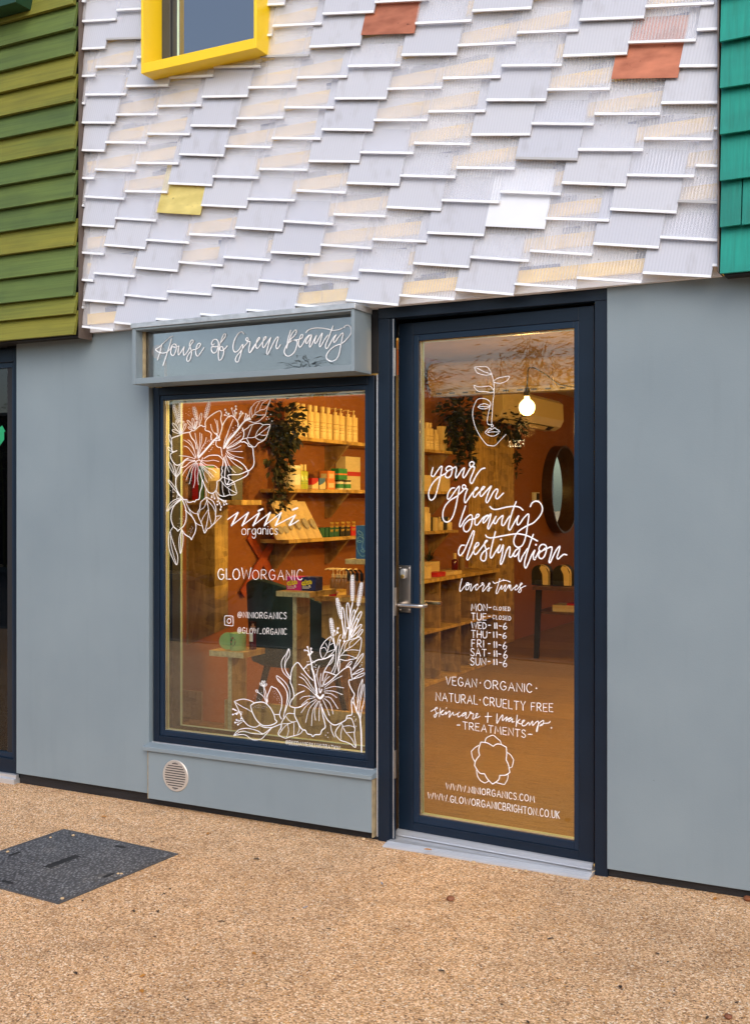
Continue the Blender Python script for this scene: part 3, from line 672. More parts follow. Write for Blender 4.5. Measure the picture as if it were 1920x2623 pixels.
PINK = col('magenta_card', (.55, .015, .22)); NAVYC = col('navy_card', (.012, .02, .12)); SKYB = col('blue_print', (.025, .14, .44)); YEL = col('yellow_ink', (.85, .72, .02))
LGREEN = col('light_green_enamel', (.36, .58, .26)); AMBER = col('amber_glass', (.33, .17, .07), .15); DRED = col('dark_red_glass', (.10, .005, .012), .12)
WHT = col('white_plastic', (.78, .78, .76), .35); PEACH = col('peach_ceramic', (.60, .38, .28), .45); LIME = col('lime_glass', (.45, .55, .10), .15)

# long carton next to the door edge, top shelf
Y = PX(1131, 1100, -4.24).y; carton('tall narrow cream carton at the far end of the top shelf', -4.27, -4.21, Y - .05, Y + .05, SH['top'], SH['top'] + .235, [CREAM_P], group=None)
def jar(label, r, h, mats, cat='jar', lidh=.02, name='jar', group=None):
    t = thing(name, label, cat, (0, 0, 0), group)
    part(MB().lathe([(0, 0), (r * .96, 0), (r, .004), (r, h), (0, h)], 0, 0, 0, 22), 'body', mats[0], t, 0, True)
    part(MB().lathe([(0, h + .0005), (r * 1.02, h + .0005), (r * 1.02, h + lidh), (0, h + lidh)], 0, 0, 0, 22), 'lid', mats[1], t, 0, True)
    lb = MB(); n = 14
    vs = []; fs = []
    for i in range(n):
        a = -2.4 + 2.6 * i / (n - 1); vs += [((r + .0007) * math.cos(a), (r + .0007) * math.sin(a), h * .2), ((r + .0007) * math.cos(a), (r + .0007) * math.sin(a), h * .72)]
    for i in range(n - 1): fs.append((2 * i, 2 * i + 2, 2 * i + 3, 2 * i + 1))
    lb.add(vs, fs); part(lb, 'label_band', mats[2], t, 0, True)
    return t
zM = SH['middle']
def place(t, x, u, z, rz=0, s=None):
    q = PX(u, 1200, x); t.location = (x, q.y, z); t.rotation_euler = (0, 0, rz)
    if s: t.scale = s
    return t
place(jar('two lidded blackish cream jar with wide label on the middle shelf'.replace('two lidded blackish ', 'large '), .075, .15, [CREAMC, WHT, WHT], lidh=.02), -4.27, 744, zM)
gbt = bottle('left slim green oil bottle on the middle shelf', .13, .026, 'cap', [LIME, GRN, CREAM_C], 'slim green bottles on the middle shelf'); place(gbt, -4.22, xw(615), zM)
c = copy_tree(gbt, (-4.22, PX(xw(657), 1200, -4.22).y, zM), .4, 'right slim green oil bottle beside the red box on the middle shelf')
def shelf_box(label, xa, xb, ya, yb, z, mats, panel, xf=-4.20, dep=.07, group=None):
    a = PX(xw(xa), 1200, xf).y; b = PX(xw(xb), 1200, xf).y; h = (yb - ya) / 4.703 / F * (abs(xf) / .50)
    return carton(label, xf - dep, xf, min(a, b) + .004, max(a, b) - .004, z, z + h, mats, group=group, panel=panel)
shelf_box('red carton with white swoosh on the middle shelf', 745, 826, 1140, 1272, zM, [RED, CREAMC], 'wave')
shelf_box('blue carton with white swoosh on the middle shelf', 835, 912, 1145, 1280, zM, [BLUEC, CREAMC], 'wave')
ob = shelf_box('lower orange carton of the pair stacked on the middle shelf', 930, 1028, 1180, 1292, zM, [ORANGE, CREAMC], 'label', group='stacked orange cartons')
hb = 112 / 4.703 / F * 8.4
copy_tree(ob, (ob.location.x, ob.location.y, zM + hb + .001), .06, 'upper orange carton of the pair stacked on the middle shelf')
j1 = jar('left white jar with green label under the green carton', .036, .062, [WHT, BLK, GRN], lidh=.014, group='white jars under the green carton'); place(j1, -4.23, xw(1072), zM)
copy_tree(j1, (-4.23, PX(xw(1160), 1200, -4.23).y, zM), .3, 'right white jar with green label at the end of the middle shelf')
Yg = PX(xw(1075), 1200, -4.23).y; carton('green carton standing on the white jars', -4.27, -4.20, Yg - .06, Yg + .075, zM + .078, zM + .165, [GRN, ORANGE], panel='band')
Yg = PX(xw(1205), 1200, -4.33).y; carton('cream gift bundle tied with red ribbon at the back of the middle shelf', -4.39, -4.30, Yg - .13, Yg + .12, zM + .0005, zM + .27, [CREAMC, RED], panel='band', cat='gift box')
zL = SH['lowest']
def pouch(label, u, wy, h, lean, group='kraft pouches on the lowest shelf'):
    t = thing('pouch', label, 'pouch', (0, 0, 0), group); mb = MB(); n = 7
    rows = [(0, .05, 1), (.15, .055, 1), (.5, .04, .98), (.8, .018, .96), (1, .006, 1)]
    vs = []; fs = []
    for f_, th_, wf in rows:
        for sgn in (1, -1):
            for i in range(n):
                yy = (i / (n - 1) - .5) * wy * wf; bul = 1 - (2 * i / (n - 1) - 1) ** 2 * .75
                vs.append((sgn * th_ * bul / 2 - .12 * f_ * h, yy - lean * f_ * h, f_ * h * .97))
    for r_ in range(len(rows) - 1):
        for sgn in (0, 1):
            for i in range(n - 1):
                a = r_ * 2 * n + sgn * n + i; fs.append((a, a + 1, a + 1 + 2 * n, a + 2 * n))
        for e in (0, n - 1):
            a = r_ * 2 * n + e; fs.append((a, a + n, a + 3 * n, a + 2 * n))
    mb.add(vs, fs); part(mb, 'body', KRAFT, t, 0, True)
    lb = MB(); pts = []
    for k in range(16):
        a = 2 * math.pi * k / 16; pts.append((.034 - .12 * (.38 + .14 * math.sin(a)) * h, wy * .24 * math.cos(a) - lean * (.38 + .14 * math.sin(a)) * h, h * (.38 + .14 * math.sin(a))))
    lb.add(pts, [tuple(range(16))]); part(lb, 'round_label', M('faded_label', (.40, .36, .33), .7, noise=.15) if 'faded_label' not in bpy.data.materials else bpy.data.materials['faded_label'], t)
    q = PX(u, 1200, -4.22); t.location = (-4.215, q.y, zL); t.rotation_euler = (0, 0, -.30); return t
for i, (x, h) in enumerate(((350, .19), (440, .19), (520, .285), (620, .285), (715, .29), (800, .28))):
    pouch(['small kraft pouch at the left end of the lowest shelf', 'small kraft pouch second from the left on the lowest shelf', 'tall kraft pouch third from the left on the lowest shelf', 'tall kraft pouch fourth from the left on the lowest shelf', 'tall kraft pouch fifth from the left on the lowest shelf', 'tall kraft pouch beside the dark green boxes on the lowest shelf'][i], xw(x) if i else 720, .105 if h < .2 else .105, h, .42 if i < 2 else .52)
for i, (a, b, cm, nm) in enumerate(((845, 905, DGRN, 'first dark green carton from the left on the lowest shelf'), (910, 950, DGRN, 'second dark green carton from the left on the lowest shelf'), (955, 1015, DGRN, 'third dark green carton with gold lettering on the lowest shelf'), (1018, 1076, DGRN, 'fourth dark green carton with gold lettering on the lowest shelf'), (1086, 1148, BLK, 'left black carton with gold lettering on the lowest shelf'), (1151, 1212, BLK, 'right black carton with gold lettering on the lowest shelf'), (1217, 1277, RED, 'red carton at the end of the lowest shelf in the window'))):
    t = shelf_box(nm, a, b, 1752, 1868, zL, [cm, YEL], None, group='dark cartons on the lowest shelf')
    if i >= 2:
        xf = -4.1992; ya = PX(xw(a), 1200, -4.20).y; yb2 = PX(xw(b), 1200, -4.20).y; mb = MB()
        for s_ in range(3):
            pts = []
            for k in range(7): pts.append((xf, ya + (yb2 - ya) * (.2 + .6 * k / 6), zL + .105 - .028 * s_ + .010 * math.sin(k * 2.2 + s_)))
            mb.tube(pts, .0035, 5)
        part(mb, 'gold_lettering', col('gold_print', (.55, .38, .08)) if 'gold_print' not in bpy.data.materials else bpy.data.materials['gold_print'], t)
# things on the far ends of the two lower shelves, seen through the door
for i, (u, wd) in enumerate(((1089, .11), (1136, .14))):
    Y = PX(u, 1200, -4.22).y; carton(['white carton at the left on the far end of the middle shelf', 'white carton at the right on the far end of the middle shelf'][i], -4.30, -4.20, Y - wd / 2 - .03, Y + wd / 2 + .03, zM, zM + .145, [CREAM_P], group='white cartons at the far end of the middle shelf')
for i, (u, h, r, m_) in enumerate(((1089, .17, .03, CREAM_P), (1095, .165, .026, CREAM_P), (1125, .085, .035, CREAM_C), (1148, .075, .034, CREAM_C))):
    t = bottle(['tall cream tube nearest the door edge on the lowest shelf', 'second cream tube from the door edge on the lowest shelf', 'squat dropper bottle beside the black carton on the lowest shelf', 'squat dropper bottle at the far end of the lowest shelf'][i], h, r, 'drop' if i > 1 else 'cap', [m_, TEXTM], print_=False); place(t, -4.22, u, zL)
for u, lab in ((1106, 'black carton between the cream tubes and dropper bottles on the lowest shelf'), (1137, 'black carton between the two squat dropper bottles')):
    Y = PX(u, 1200, -4.24).y; carton(lab, -4.30, -4.22, Y - .07, Y + .07, zL, zL + .125, [BLK], group='black cartons at the far end of the lowest shelf')
Y = PX(1116, 1200, -4.2).y; carton('narrow cream carton at the far end of the lowest shelf', -4.24, -4.19, Y - .025, Y + .025, zL, zL + .122, [CREAM_P])

# ---- hanging plants
LEAF_D = M('dark_ivy_leaf', (.014, .019, .006), .6, noise=.3, nscale=4, rnd=.5); STEM = M('plant_stem', (.07, .05, .02), .7, noise=.2); POT = col('dark_pot', (.05, .035, .025))
def vine(label, top, blobs, strands, pot=True, seed=1, leafs=.055):
    rs = random.Random(seed); t = thing('trailing_plant', label, 'plant', top, 'trailing plants in the shop'); lv = MB(); st = MB(); top = Vector(top)
    for (c_, rad, n) in blobs:
        for _ in range(n):
            d = Vector((rs.gauss(0, 1), rs.gauss(0, 1), rs.gauss(0, 1))).normalized(); p = Vector(c_) + Vector((d.x * rad[0], d.y * rad[1], d.z * rad[2])) * rs.uniform(.35, 1)
            lv.leaf(p, d + Vector((0, 0, -.6)), Vector((rs.uniform(-1, 1), rs.uniform(-1, 1), 1)), leafs * rs.uniform(.7, 1.2), leafs * .62 * rs.uniform(.7, 1.2), 0, rs.random())
    for (a, b) in strands:
        a = Vector(a); b = Vector(b); n = max(5, int((a - b).length / .03)); pts = []; ph = rs.random() * 6
        for i in range(n + 1):
            f_ = i / n; p = a.lerp(b, f_) + Vector((.012 * math.sin(ph + f_ * 9), .022 * math.sin(ph * 2 + f_ * 7), 0)); pts.append(p)
            for _ in range(2):
                d = Vector((rs.uniform(-.3, 1), rs.uniform(-1, 1), rs.uniform(-.9, .3)))
                lv.leaf(p + d * .012, d, Vector((rs.uniform(-1, 1), rs.uniform(-1, 1), 1)), leafs * rs.uniform(.65, 1.1), leafs * .6 * rs.uniform(.7, 1.1), 0, rs.random())
        st.tube(pts, .0025, 5)
    part(lv, 'leaves', LEAF_D, t, recalc=False); part(st, 'stems', STEM, t)
    if pot: part(MB().lathe([(0, 0), (.045, 0), (.06, .10), (.062, .105), (.055, .105), (0, .09)], top.x, top.y, top.z, 18), 'pot', POT, t, 0, True)
pt = PX(722, 1100, -4.22)
S = []
for i in range(9):
    u0 = random.Random(i).uniform(700, 748); u1 = u0 + random.Random(i + 50).uniform(-8, 8); v1 = [1195, 1310, 1230, 1275, 1312, 1200, 1296, 1250, 1180][i]
    S.append((PX(u0, 1085, -4.15), PX(min(max(u1, 696), 735), v1, -4.13)))
vine('long ivy trailing from the left end of the top shelf', (-4.24, pt.y, SH['top'] - .0), [(PX(728, 1085, -4.17), (.1, .28, .19), 190), (PX(745, 1100, -4.14), (.05, .18, .12), 50), (PX(706, 1150, -4.14), (.05, .14, .25), 70)], S, seed=3, leafs=.062)
S = []
for i in range(9):
    rs = random.Random(100 + i); u0 = rs.uniform(1158, 1205); S.append((PX(u0, 1060, -4.16), PX(min(1204, max(1166, u0 + rs.uniform(-6, 6))), rs.choice([1150, 1190, 1245, 1225, 1130]), -4.14)))
pt = PX(1180, 1050, -4.25)
vine('ivy trailing beside the tall osb panel', (-4.27, pt.y, 2.40), [(PX(1180, 1065, -4.2), (.12, .55, .24), 260), (PX(1176, 1110, -4.16), (.06, .35, .2), 90)], S, seed=5, leafs=.075)
pt = PX(1300, 1085, -4.3)
vine('bushy ivy sitting on top of the tall osb panel', (-4.30, pt.y, 2.42), [(PX(1298, 1080, -4.25), (.12, .55, .2), 170), (PX(1318, 1092, -4.22), (.08, .3, .16), 70)], [(PX(1319, 1100, -4.2), PX(1323, 1215, -4.2)), (PX(1321, 1100, -4.2), PX(1320, 1180, -4.2))], seed=8, leafs=.075)

# ---- tall osb panel, counter with cubby holes
tp = thing('wall_panel_board', 'tall osb panel standing against the terracotta wall behind the counter', 'panel', (XL + .02, 11.2, 0))
part(MB().box(XL + .001, XL + .04, 10.57, 11.20, .01, 2.38), 'board', OSB, tp, .002); part(MB().box(XL + .001, XL + .045, 11.204, 11.80, .01, 2.38), 'board', OSB, tp, .002)
ct = thing('shelf_counter', 'long osb counter with two rows of cubby holes along the left wall', 'counter', (-4.2, 9, 0))
part(MB().box(XL + .01, -3.93, 7.2, 10.24, .895, .925), 'top', OSB, ct, .0015); part(MB().box(XL + .01, -3.95, 7.2, 10.22, .01, .035), 'bottom_shelf', OSB, ct, .0015)
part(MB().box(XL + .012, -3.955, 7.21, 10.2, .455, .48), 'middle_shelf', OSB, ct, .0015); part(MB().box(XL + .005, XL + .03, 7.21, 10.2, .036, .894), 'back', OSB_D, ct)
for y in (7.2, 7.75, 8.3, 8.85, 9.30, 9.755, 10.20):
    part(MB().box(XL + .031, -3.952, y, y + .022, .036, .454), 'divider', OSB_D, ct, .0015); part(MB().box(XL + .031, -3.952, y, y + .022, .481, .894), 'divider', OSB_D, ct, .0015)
q = PX(1097, 1440, -4.15)
pl = thing('potted_plant', 'small spiky succulent in a pale box on the counter', 'plant', (-4.15, q.y, .925)); mb = MB(); rs = random.Random(4)
for _ in range(40): mb.leaf(Vector((-4.15, q.y, 1.05)), Vector((rs.gauss(0, 1), rs.gauss(0, 1), rs.uniform(.3, 1.4))), Vector((0, 0, 1)), rs.uniform(.08, .14), .014, 0, rs.random())
part(mb, 'leaves', LEAF_D, pl, recalc=False); part(MB().box(-4.22, -4.08, q.y - .09, q.y + .09, .9255, 1.05), 'planter_box', CREAM_C, pl, .003)
for i, (u, lab, m_, h) in enumerate(((1164, 'dark red nail polish style bottle with cream cap on the counter', DRED, .09), (1182, 'brown spray bottle on the counter beside the osb panel', TEXTM, .10))):
    t = bottle(lab.replace('nail polish style ', ''), h, .025, 'cap' if i == 0 else 'drop', [m_, m_, CREAM_C], print_=False); place(t, -4.15, u, .925, s=(1.2, 1.2, 1.25))
for i, (u0, u1, lab, h, m_) in enumerate(((1108, 1130, 'flat red edged box lying on the counter', .04, RED), (1132, 1150, 'left rolled cream soap bar on the counter', .03, CREAM_C), (1152, 1172, 'right cream soap bar on the counter', .03, CREAM_P))):
    ya = PX(u0, 1440, -4.02).y; yb3 = PX(u1, 1440, -4.02).y; carton(lab.replace('rolled ', ''), -4.10, -3.98, ya, yb3, .9255, .9255 + h, [m_], group=None)
q = PX(1100, 1490, -3.99); carton('small cream card holder at the near end of the counter', -4.05, -3.98, q.y - .05, q.y + .01, .9255, 1.03, [CREAM_P])

# ---- air conditioner, duct, cable tray, bulbs
ac = thing('air_conditioner', 'cream wall mounted air conditioner behind the glowing bulb', 'air conditioner', (-4.3, 12, 2.45))
ab = MB(); ab.prism([(XL, 10.95, 2.80), (-4.22, 10.95, 2.80), (-4.17, 10.95, 2.76), (-4.16, 10.95, 2.56), (-4.20, 10.95, 2.48), (-4.27, 10.95, 2.44), (XL, 10.95, 2.44)], (0, 2.05, 0))
part(ab, 'casing', M('cream_ac_plastic', (.72, .60, .36), .4, noise=.03), ac, .006); part(MB().prism([(-4.205, 11.05, 2.472), (-4.262, 11.05, 2.442), (-4.262, 11.05, 2.435), (-4.20, 11.05, 2.466)], (0, 1.7, 0)), 'louvre', DARK, ac)
part(MB().prism([(-4.20, 11.1, 2.462), (-4.24, 11.1, 2.43), (-4.236, 11.1, 2.426), (-4.196, 11.1, 2.458)], (0, 1.4, 0)), 'vane', CREAM_P, ac)
du = thing('air_duct', 'round galvanised ventilation duct under the shop ceiling', 'duct', (-2, 9, 2.72)); d_ = MB()
d_.lathe([(0, 0), (.14, 0)] + [v for k in range(1, 8) for v in ((.14, k * .6 - .02), (.147, k * .6 - .015), (.147, k * .6 + .015), (.14, k * .6 + .02))] + [(.14, 4.9), (0, 4.9)], XL + .05, 9.6, 2.76, 28, 0, 'x'); part(d_, 'pipe', M('lamplit_duct_steel', (.70, .58, .36), .45, .3, noise=.1, nscale=14), du, 0, True)  # golden lamplight put into the duct's metal colour
ctr = thing('cable_tray', 'perforated metal cable tray hanging below the ceiling', 'cable tray', (-2, 8.6, 2.48)); d_ = MB(); d_.box(-3.9, .5, 8.55, 8.67, 2.478, 2.481); d_.box(-3.9, .5, 8.547, 8.5495, 2.478, 2.52); d_.box(-3.9, .5, 8.6705, 8.673, 2.478, 2.52)
for k in range(36): d_.box(-3.85 + k * .12, -3.80 + k * .12, 8.5455, 8.5468, 2.49, 2.503, 1)
part(d_, 'tray', [M('dull_tray_steel', (.28, .24, .19), .5, .5, noise=.1), DARK], ctr)
for x in (-1.2, .2): part(MB().lathe([(0, 2.482), (.005, 2.482), (.005, 2.95), (0, 2.95)], x, 8.61, 0, 8), 'hanger_rod', ALU, ctr)
BULB = mat_emit('warm_lamp_glass', (1.0, .66, .26), 3.2)
def bulb(p, label, swag=None, power=46):
    t = thing('pendant_bulb', label, 'lamp', p, 'bare globe bulbs on black flex'); x, y, z = p
    prof = [(0, -.056)] + [(.056 * math.sin(a), -.056 * math.cos(a)) for a in [R(k) for k in range(15, 155, 10)]] + [(.019, .058), (.018, .075), (0, .075)]
    part(MB().lathe(prof, x, y, z, 24), 'globe', BULB, t, 0, True)
    part(MB().lathe([(0, .0755), (.021, .0755), (.022, .10), (.018, .125), (.006, .14), (0, .14)], x, y, z, 16), 'socket', DARK, t, 0, True)
    cd = MB()
    if swag: cd.tube(swag, .0045, 6)
    else: cd.tube([(x, y, z + .139), (x, y, 2.94)], .0045, 6)
    part(cd, 'flex', DARK, t, 0, True)
    ld = bpy.data.lights.new('bulb_light', 'POINT'); ld.energy = power; ld.color = (1.0, .56, .14); ld.shadow_soft_size = .064
    lo = bpy.data.objects.new('bulb_light', ld); COL.objects.link(lo); lo.parent = t; lo.location = (0, 0, -.14)
b0 = P(1348.7, 1043, 7.2); bx, by, bz = b0
top = P(1351, 945, 7.2)
bulb(tuple(b0), 'glowing bare globe bulb seen through the door glass', power=62, swag=[(bx, by, bz + .139), (bx + .005, by, bz + .2), tuple(P(1351, 950, 7.2)), tuple(P(1354, 942, 7.2)), tuple(P(1368, 942, 7.2)), tuple(P(1395, 958, 7.25)), tuple(P(1430, 985, 7.4)), tuple(P(1470, 992, 7.7)), (-1.3, 8.2, 2.46), (-.8, 8.5, 2.49)])
bulb((-3.17, 6.32, 2.24), 'globe bulb hidden behind the mullion between window and door', power=19)
bulb((-3.30, 5.20, 2.44), 'unseen globe bulb added behind the window head to light the display', power=22)  # out of sight, added to brighten the display from above
bulb((-1.45, 7.4, 2.24), 'globe bulb hidden behind the right door frame')
bulb((-1.35, 10.0, 2.24), 'globe bulb at the back of the shop beyond the door frame')
bulb((-1.0, 12.6, 2.24), 'globe bulb nearest the rear wall of the shop')

# ---- round mirror, thermostat
mc = PX(1430, 1254, -4.36); mr_ = thing('wall_mirror', 'round mirror in a deep dark frame on the terracotta wall', 'mirror', (XL, mc.y, mc.z)); mb = MB()
mb.lathe([(.545, .001), (.55, .13), (.525, .13), (.515, .03), (.515, .001)], XL, mc.y, mc.z, 64, 0, 'x'); mb.f = mb.f[:-2]; mb.m = mb.m[:-2]; mb.r = mb.r[:-2]
part(mb, 'frame', M('dark_walnut_frame', (.05, .022, .012), .4, noise=.2), mr_, 0, True); part(MB().lathe([(0, 0), (.514, 0), (.514, .005), (0, .005)], XL + .018, mc.y, mc.z, 64, 0, 'x'), 'glass', M('silvered_glass', (.85, .86, .84), .02, 1.0, noise=.01), mr_)
q = PX(1368, 1272, XL); tt = thing('thermostat', 'small white and black thermostat on the wall left of the mirror', 'thermostat', (XL, q.y, q.z)); part(MB().box(XL, XL + .03, q.y - .1, q.y + .1, q.z - .05, q.z + .05), 'case', WHT, tt, .004); part(MB().box(XL + .0302, XL + .034, q.y - .02, q.y + .085, q.z - .04, q.z + .04), 'display', DARK, tt, .003)

# ---- orange cross on the wall
oc = thing('cross_frame', 'orange crossed bars leaning on the wall behind the window lettering', 'trestle', (XL, 6.4, 1.0)); OR_ = M('orange_paint', (.33, .055, .008), .6, noise=.1)
for (u0, v0, u1, v1, dx) in ((637, 1372, 727, 1522, .004), (707, 1368, 617, 1522, .016)):
    a = PX(u0, v0, XL + .01); b = PX(u1, v1, XL + .01); mb = MB(); d = (b - a).normalized(); s_ = d.cross(Vector((1, 0, 0))) * .034
    mb.prism([(XL + dx, (a + s_).y, (a + s_).z), (XL + dx, (b + s_).y, (b + s_).z), (XL + dx, (b - s_).y, (b - s_).z), (XL + dx, (a - s_).y, (a - s_).z)], (.011, 0, 0)); part(mb, 'bar', OR_, oc)

# ---- osb wall unit at the left of the window with things on it
un = thing('osb_shelf_unit', 'osb shelf on a tall angled support at the left side of the window', 'shelf', (-4.2, 5.6, .7)); zt = 1.600
part(MB().box(-4.33, -3.80, 5.58, 5.80, zt - .03, zt), 'shelf_top', OSB, un, .0015)
part(MB().prism([(-4.21, 5.60, zt - .0305), (-4.01, 5.60, zt - .0305), (-4.01, 5.60, .785), (-4.21, 5.60, .70)], (0, .025, 0)), 'front_panel', OSB, un, .001)
part(MB().prism([(-4.01, 5.6255, zt - .031), (-4.01, 5.74, zt - .031), (-4.01, 5.74, .80), (-4.01, 5.6255, .786)], (-.022, 0, 0)), 'side_panel', OSB, un, .001)
part(MB().box(-4.2255, -4.2105, 5.60, 5.625, .70, zt - .0305), 'sawn_edge', OSB_E, un)
def onun(u): return P(u, 1270, 5.66).x
x = onun(475); t = thing('vase', 'peach ceramic vase on the shelf behind the painted flower', 'vase', (x, 5.68, zt)); mb = MB(); mb.lathe([(0, 0), (.035, 0), (.05, .03), (.052, .10), (.042, .125), (.036, .125), (.04, .10), (0, .08)], x, 5.68, zt, 22); part(mb, 'body', PEACH, t, 0, True)
lv = MB(); rs = random.Random(9)
for _ in range(60): lv.leaf(Vector((x + .02, 5.7, zt + .12)), Vector((rs.uniform(-.4, 1), rs.gauss(0, .7), rs.uniform(-.3, 1))), Vector((0, 0, 1)), rs.uniform(.05, .13), .02, 0, rs.random())
part(lv, 'leaves', LEAF_D, t, recalc=False)
for (u0, u1, h, m_, lab, cat) in ((502, 517, .225, RED, 'tall red book standing on the shelf behind the flower', 'book'), (519, 530, .215, col('green_cover', (.10, .28, .14)), 'tall green book next to the red book', 'book'), (533, 545, .20, CREAMC, 'cream carton beside the green book on the shelf', 'box'), (547, 571, .12, KRAFT, 'low kraft carton at the middle of the shelf', 'box'), (573, 604, .21, BLK, 'black carton at the right end of the shelf', 'box')):
    x0, x1 = onun(u0), onun(u1); carton(lab, x0, x1 - .003, 5.62, 5.74, zt + .0005, zt + h, [m_], cat=cat, name='book' if cat == 'book' else 'carton')

# ---- display platform behind the window
dp = thing('display_platform', 'low osb platform with an upright board behind the window glass', 'platform', (-3, 5.2, 0))
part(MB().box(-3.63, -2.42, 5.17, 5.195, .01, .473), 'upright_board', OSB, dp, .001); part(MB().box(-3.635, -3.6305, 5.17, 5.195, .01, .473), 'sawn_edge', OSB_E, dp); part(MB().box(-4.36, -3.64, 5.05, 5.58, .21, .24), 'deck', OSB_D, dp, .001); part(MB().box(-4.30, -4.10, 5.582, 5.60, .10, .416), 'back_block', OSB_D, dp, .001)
# ---- two T stands
t = thing('display_stand', 'short osb T stand holding the green jar', 'stand', (-3.47, 5.03, 0)); part(MB().box(-3.565, -3.345, 4.93, 5.14, .755, .786), 'tray', OSB, t, .001); part(MB().box(-3.566, -3.344, 4.9275, 4.9298, .755, .786), 'sawn_edge', OSB_E, t); part(MB().box(-3.492, -3.468, 5.0, 5.145, .006, .7545), 'post', OSB, t, .001); part(MB().box(-3.4925, -3.4675, 4.9975, 4.9998, .006, .7545), 'sawn_edge', OSB_E, t)
t = thing('display_stand', 'tall osb T stand holding the pink and navy boxes', 'stand', (-3.27, 5.45, 0)); part(MB().box(-3.372, -3.155, 5.30, 5.60, 1.058, 1.087), 'tray', OSB, t, .001); part(MB().box(-3.373, -3.154, 5.2975, 5.2998, 1.058, 1.087), 'sawn_edge', OSB_E, t); part(MB().box(-3.30, -3.275, 5.36, 5.505, .006, 1.0575), 'post', OSB, t, .001); part(MB().box(-3.3005, -3.2745, 5.3575, 5.3598, .006, 1.0575), 'sawn_edge', OSB_E, t)
jx = P(607, 1640, 5.0).x; t = thing('jar', 'light green enamel jar with its round lid leaning on it', 'jar', (jx, 5.0, .786)); part(MB().lathe([(0, 0), (.041, 0), (.043, .003), (.043, .094), (0, .094)], jx + .008, 5.0, .7865, 28), 'body', LGREEN, t, 0, True)
lid = MB(); lid.lathe([(0, -.006), (.046, -.006), (.047, 0), (.046, .004), (0, .004)], 0, 0, 0, 28, 0, 'y'); rm = Matrix.Translation((jx - .052, 4.985, .834)) @ Matrix.Rotation(R(52), 4, 'Z'); lid.v = [tuple(rm @ Vector(p)) for p in lid.v]; part(lid, 'lid', LGREEN, t, 0, True)
lb = MB(); n = 20
pts = []
for k in range(n):
    a = 2 * math.pi * k / n; th_ = -1.75 + .020 / .0437 * math.cos(a); pts.append((jx + .008 + .0437 * math.cos(th_), 5.0 + .0437 * math.sin(th_), .836 + .025 * math.sin(a)))
lb.add(pts, [tuple(range(n))])
mL, nL, bL = mat_new('floral_label'); vL = voro(nL, objc(nL), 120); sL = nL.nodes.new('ShaderNodeSeparateColor'); nL.links.new(vL.outputs['Color'], sL.inputs[0]); rL = ramp(nL, sL.outputs[0], [(0, (.02, .12, .05)), (.3, (.45, .02, .03)), (.55, (.6, .3, .28)), (.8, (.05, .02, .03))]); rL.color_ramp.interpolation = 'CONSTANT'; nL.links.new(rL.outputs[0], bL.inputs['Base Color'])
part(lb, 'oval_label', mL, t)
bxx = P(645, 1640, 5.05).x; t = thing('bottle', 'dark red pump bottle with white label beside the green jar', 'bottle', (bxx, 5.06, .7865)); part(MB().lathe([(0, 0), (.0185, 0), (.0195, .003), (.0195, .097), (.013, .102), (0, .102)], bxx, 5.06, .7865, 20), 'body', DRED, t, 0, True); part(MB().lathe([(0, .1022), (.013, .1022), (.013, .125), (.006, .127), (.006, .14), (0, .14)], bxx, 5.06, .7865, 16), 'pump_head', WHT, t, 0, True)
part(MB().lathe([(.0135, .1025), (.0192, .1025), (.0192, .15), (0, .151)], bxx, 5.06, .7865, 18), 'cap', mat_glass('smoky_cap', 1.5, (.75, .55, .45)), t, 0, True); lb = MB(); lb.add([(bxx + .0202 * math.cos(a), 5.06 + .0202 * math.sin(a), .7865 + z) for z in (.045, .09) for a in (-2.6, -2.2, -1.8, -1.4, -1.0)], [(i, i + 1, i + 6, i + 5) for i in range(4)]); part(lb, 'label', WHT, t)
DEO = {}
for nm, u0, u1, m_ in (('magenta', 734, 771, PINK), ('navy', 773, 808, NAVYC)):
    x0, x1 = P(u0, 1490, 5.38).x, P(u1, 1490, 5.38).x
    DEO[nm] = carton({'magenta': 'magenta box with yellow lettering on the tall stand', 'navy': 'navy box with yellow lettering on the tall stand'}[nm], x0, x1, 5.38, 5.46, 1.0875, 1.0875 + .078, [m_], group='boxes on the tall stand')

# ---- chair
VEL = M('teal_velvet', (.006, .030, .036), .7, noise=.25, nscale=14); ch = thing('bar_chair', 'dark teal velvet tub chair with black legs behind the stands', 'chair', (-3.70, 6.10, 0)); cx_, cy_ = -3.70, 6.10
mb = MB(); n = 22; vs = []; fs = []
for i in range(n + 1):
    a = R(150) + R(200) * i / n; hh = .30 + .20 * math.sin(math.pi * i / n) ** 1.3
    for (r_, z_) in ((.27, .60), (.285, .60 + hh * .5), (.29, .60 + hh), (.325, .60 + hh + .012), (.345, .60 + hh), (.335, .60 + hh * .5), (.31, .58)): vs.append((cx_ + r_ * math.cos(a), cy_ + r_ * math.sin(a), z_))
for i in range(n):
    for k in range(7): fs.append((i * 7 + k, i * 7 + (k + 1) % 7, (i + 1) * 7 + (k + 1) % 7, (i + 1) * 7 + k))
fs.append(tuple(range(7))); fs.append(tuple(n * 7 + k for k in range(7)))
mb.add(vs, fs); part(mb, 'backrest', VEL, ch, 0, True); part(MB().lathe([(0, .56), (.27, .56), (.30, .59), (.30, .63), (.26, .665), (0, .67)], cx_, cy_, 0, 32), 'seat', VEL, ch, 0, True)
for sx, sy in ((-1, -1), (1, -1), (-1, 1), (1, 1)): part(MB().tube([(cx_ + sx * .15, cy_ + sy * .15, .56), (cx_ + sx * .25, cy_ + sy * .25, .007)], [.022, .014], 10), 'leg', BLACK, ch, 0, True)

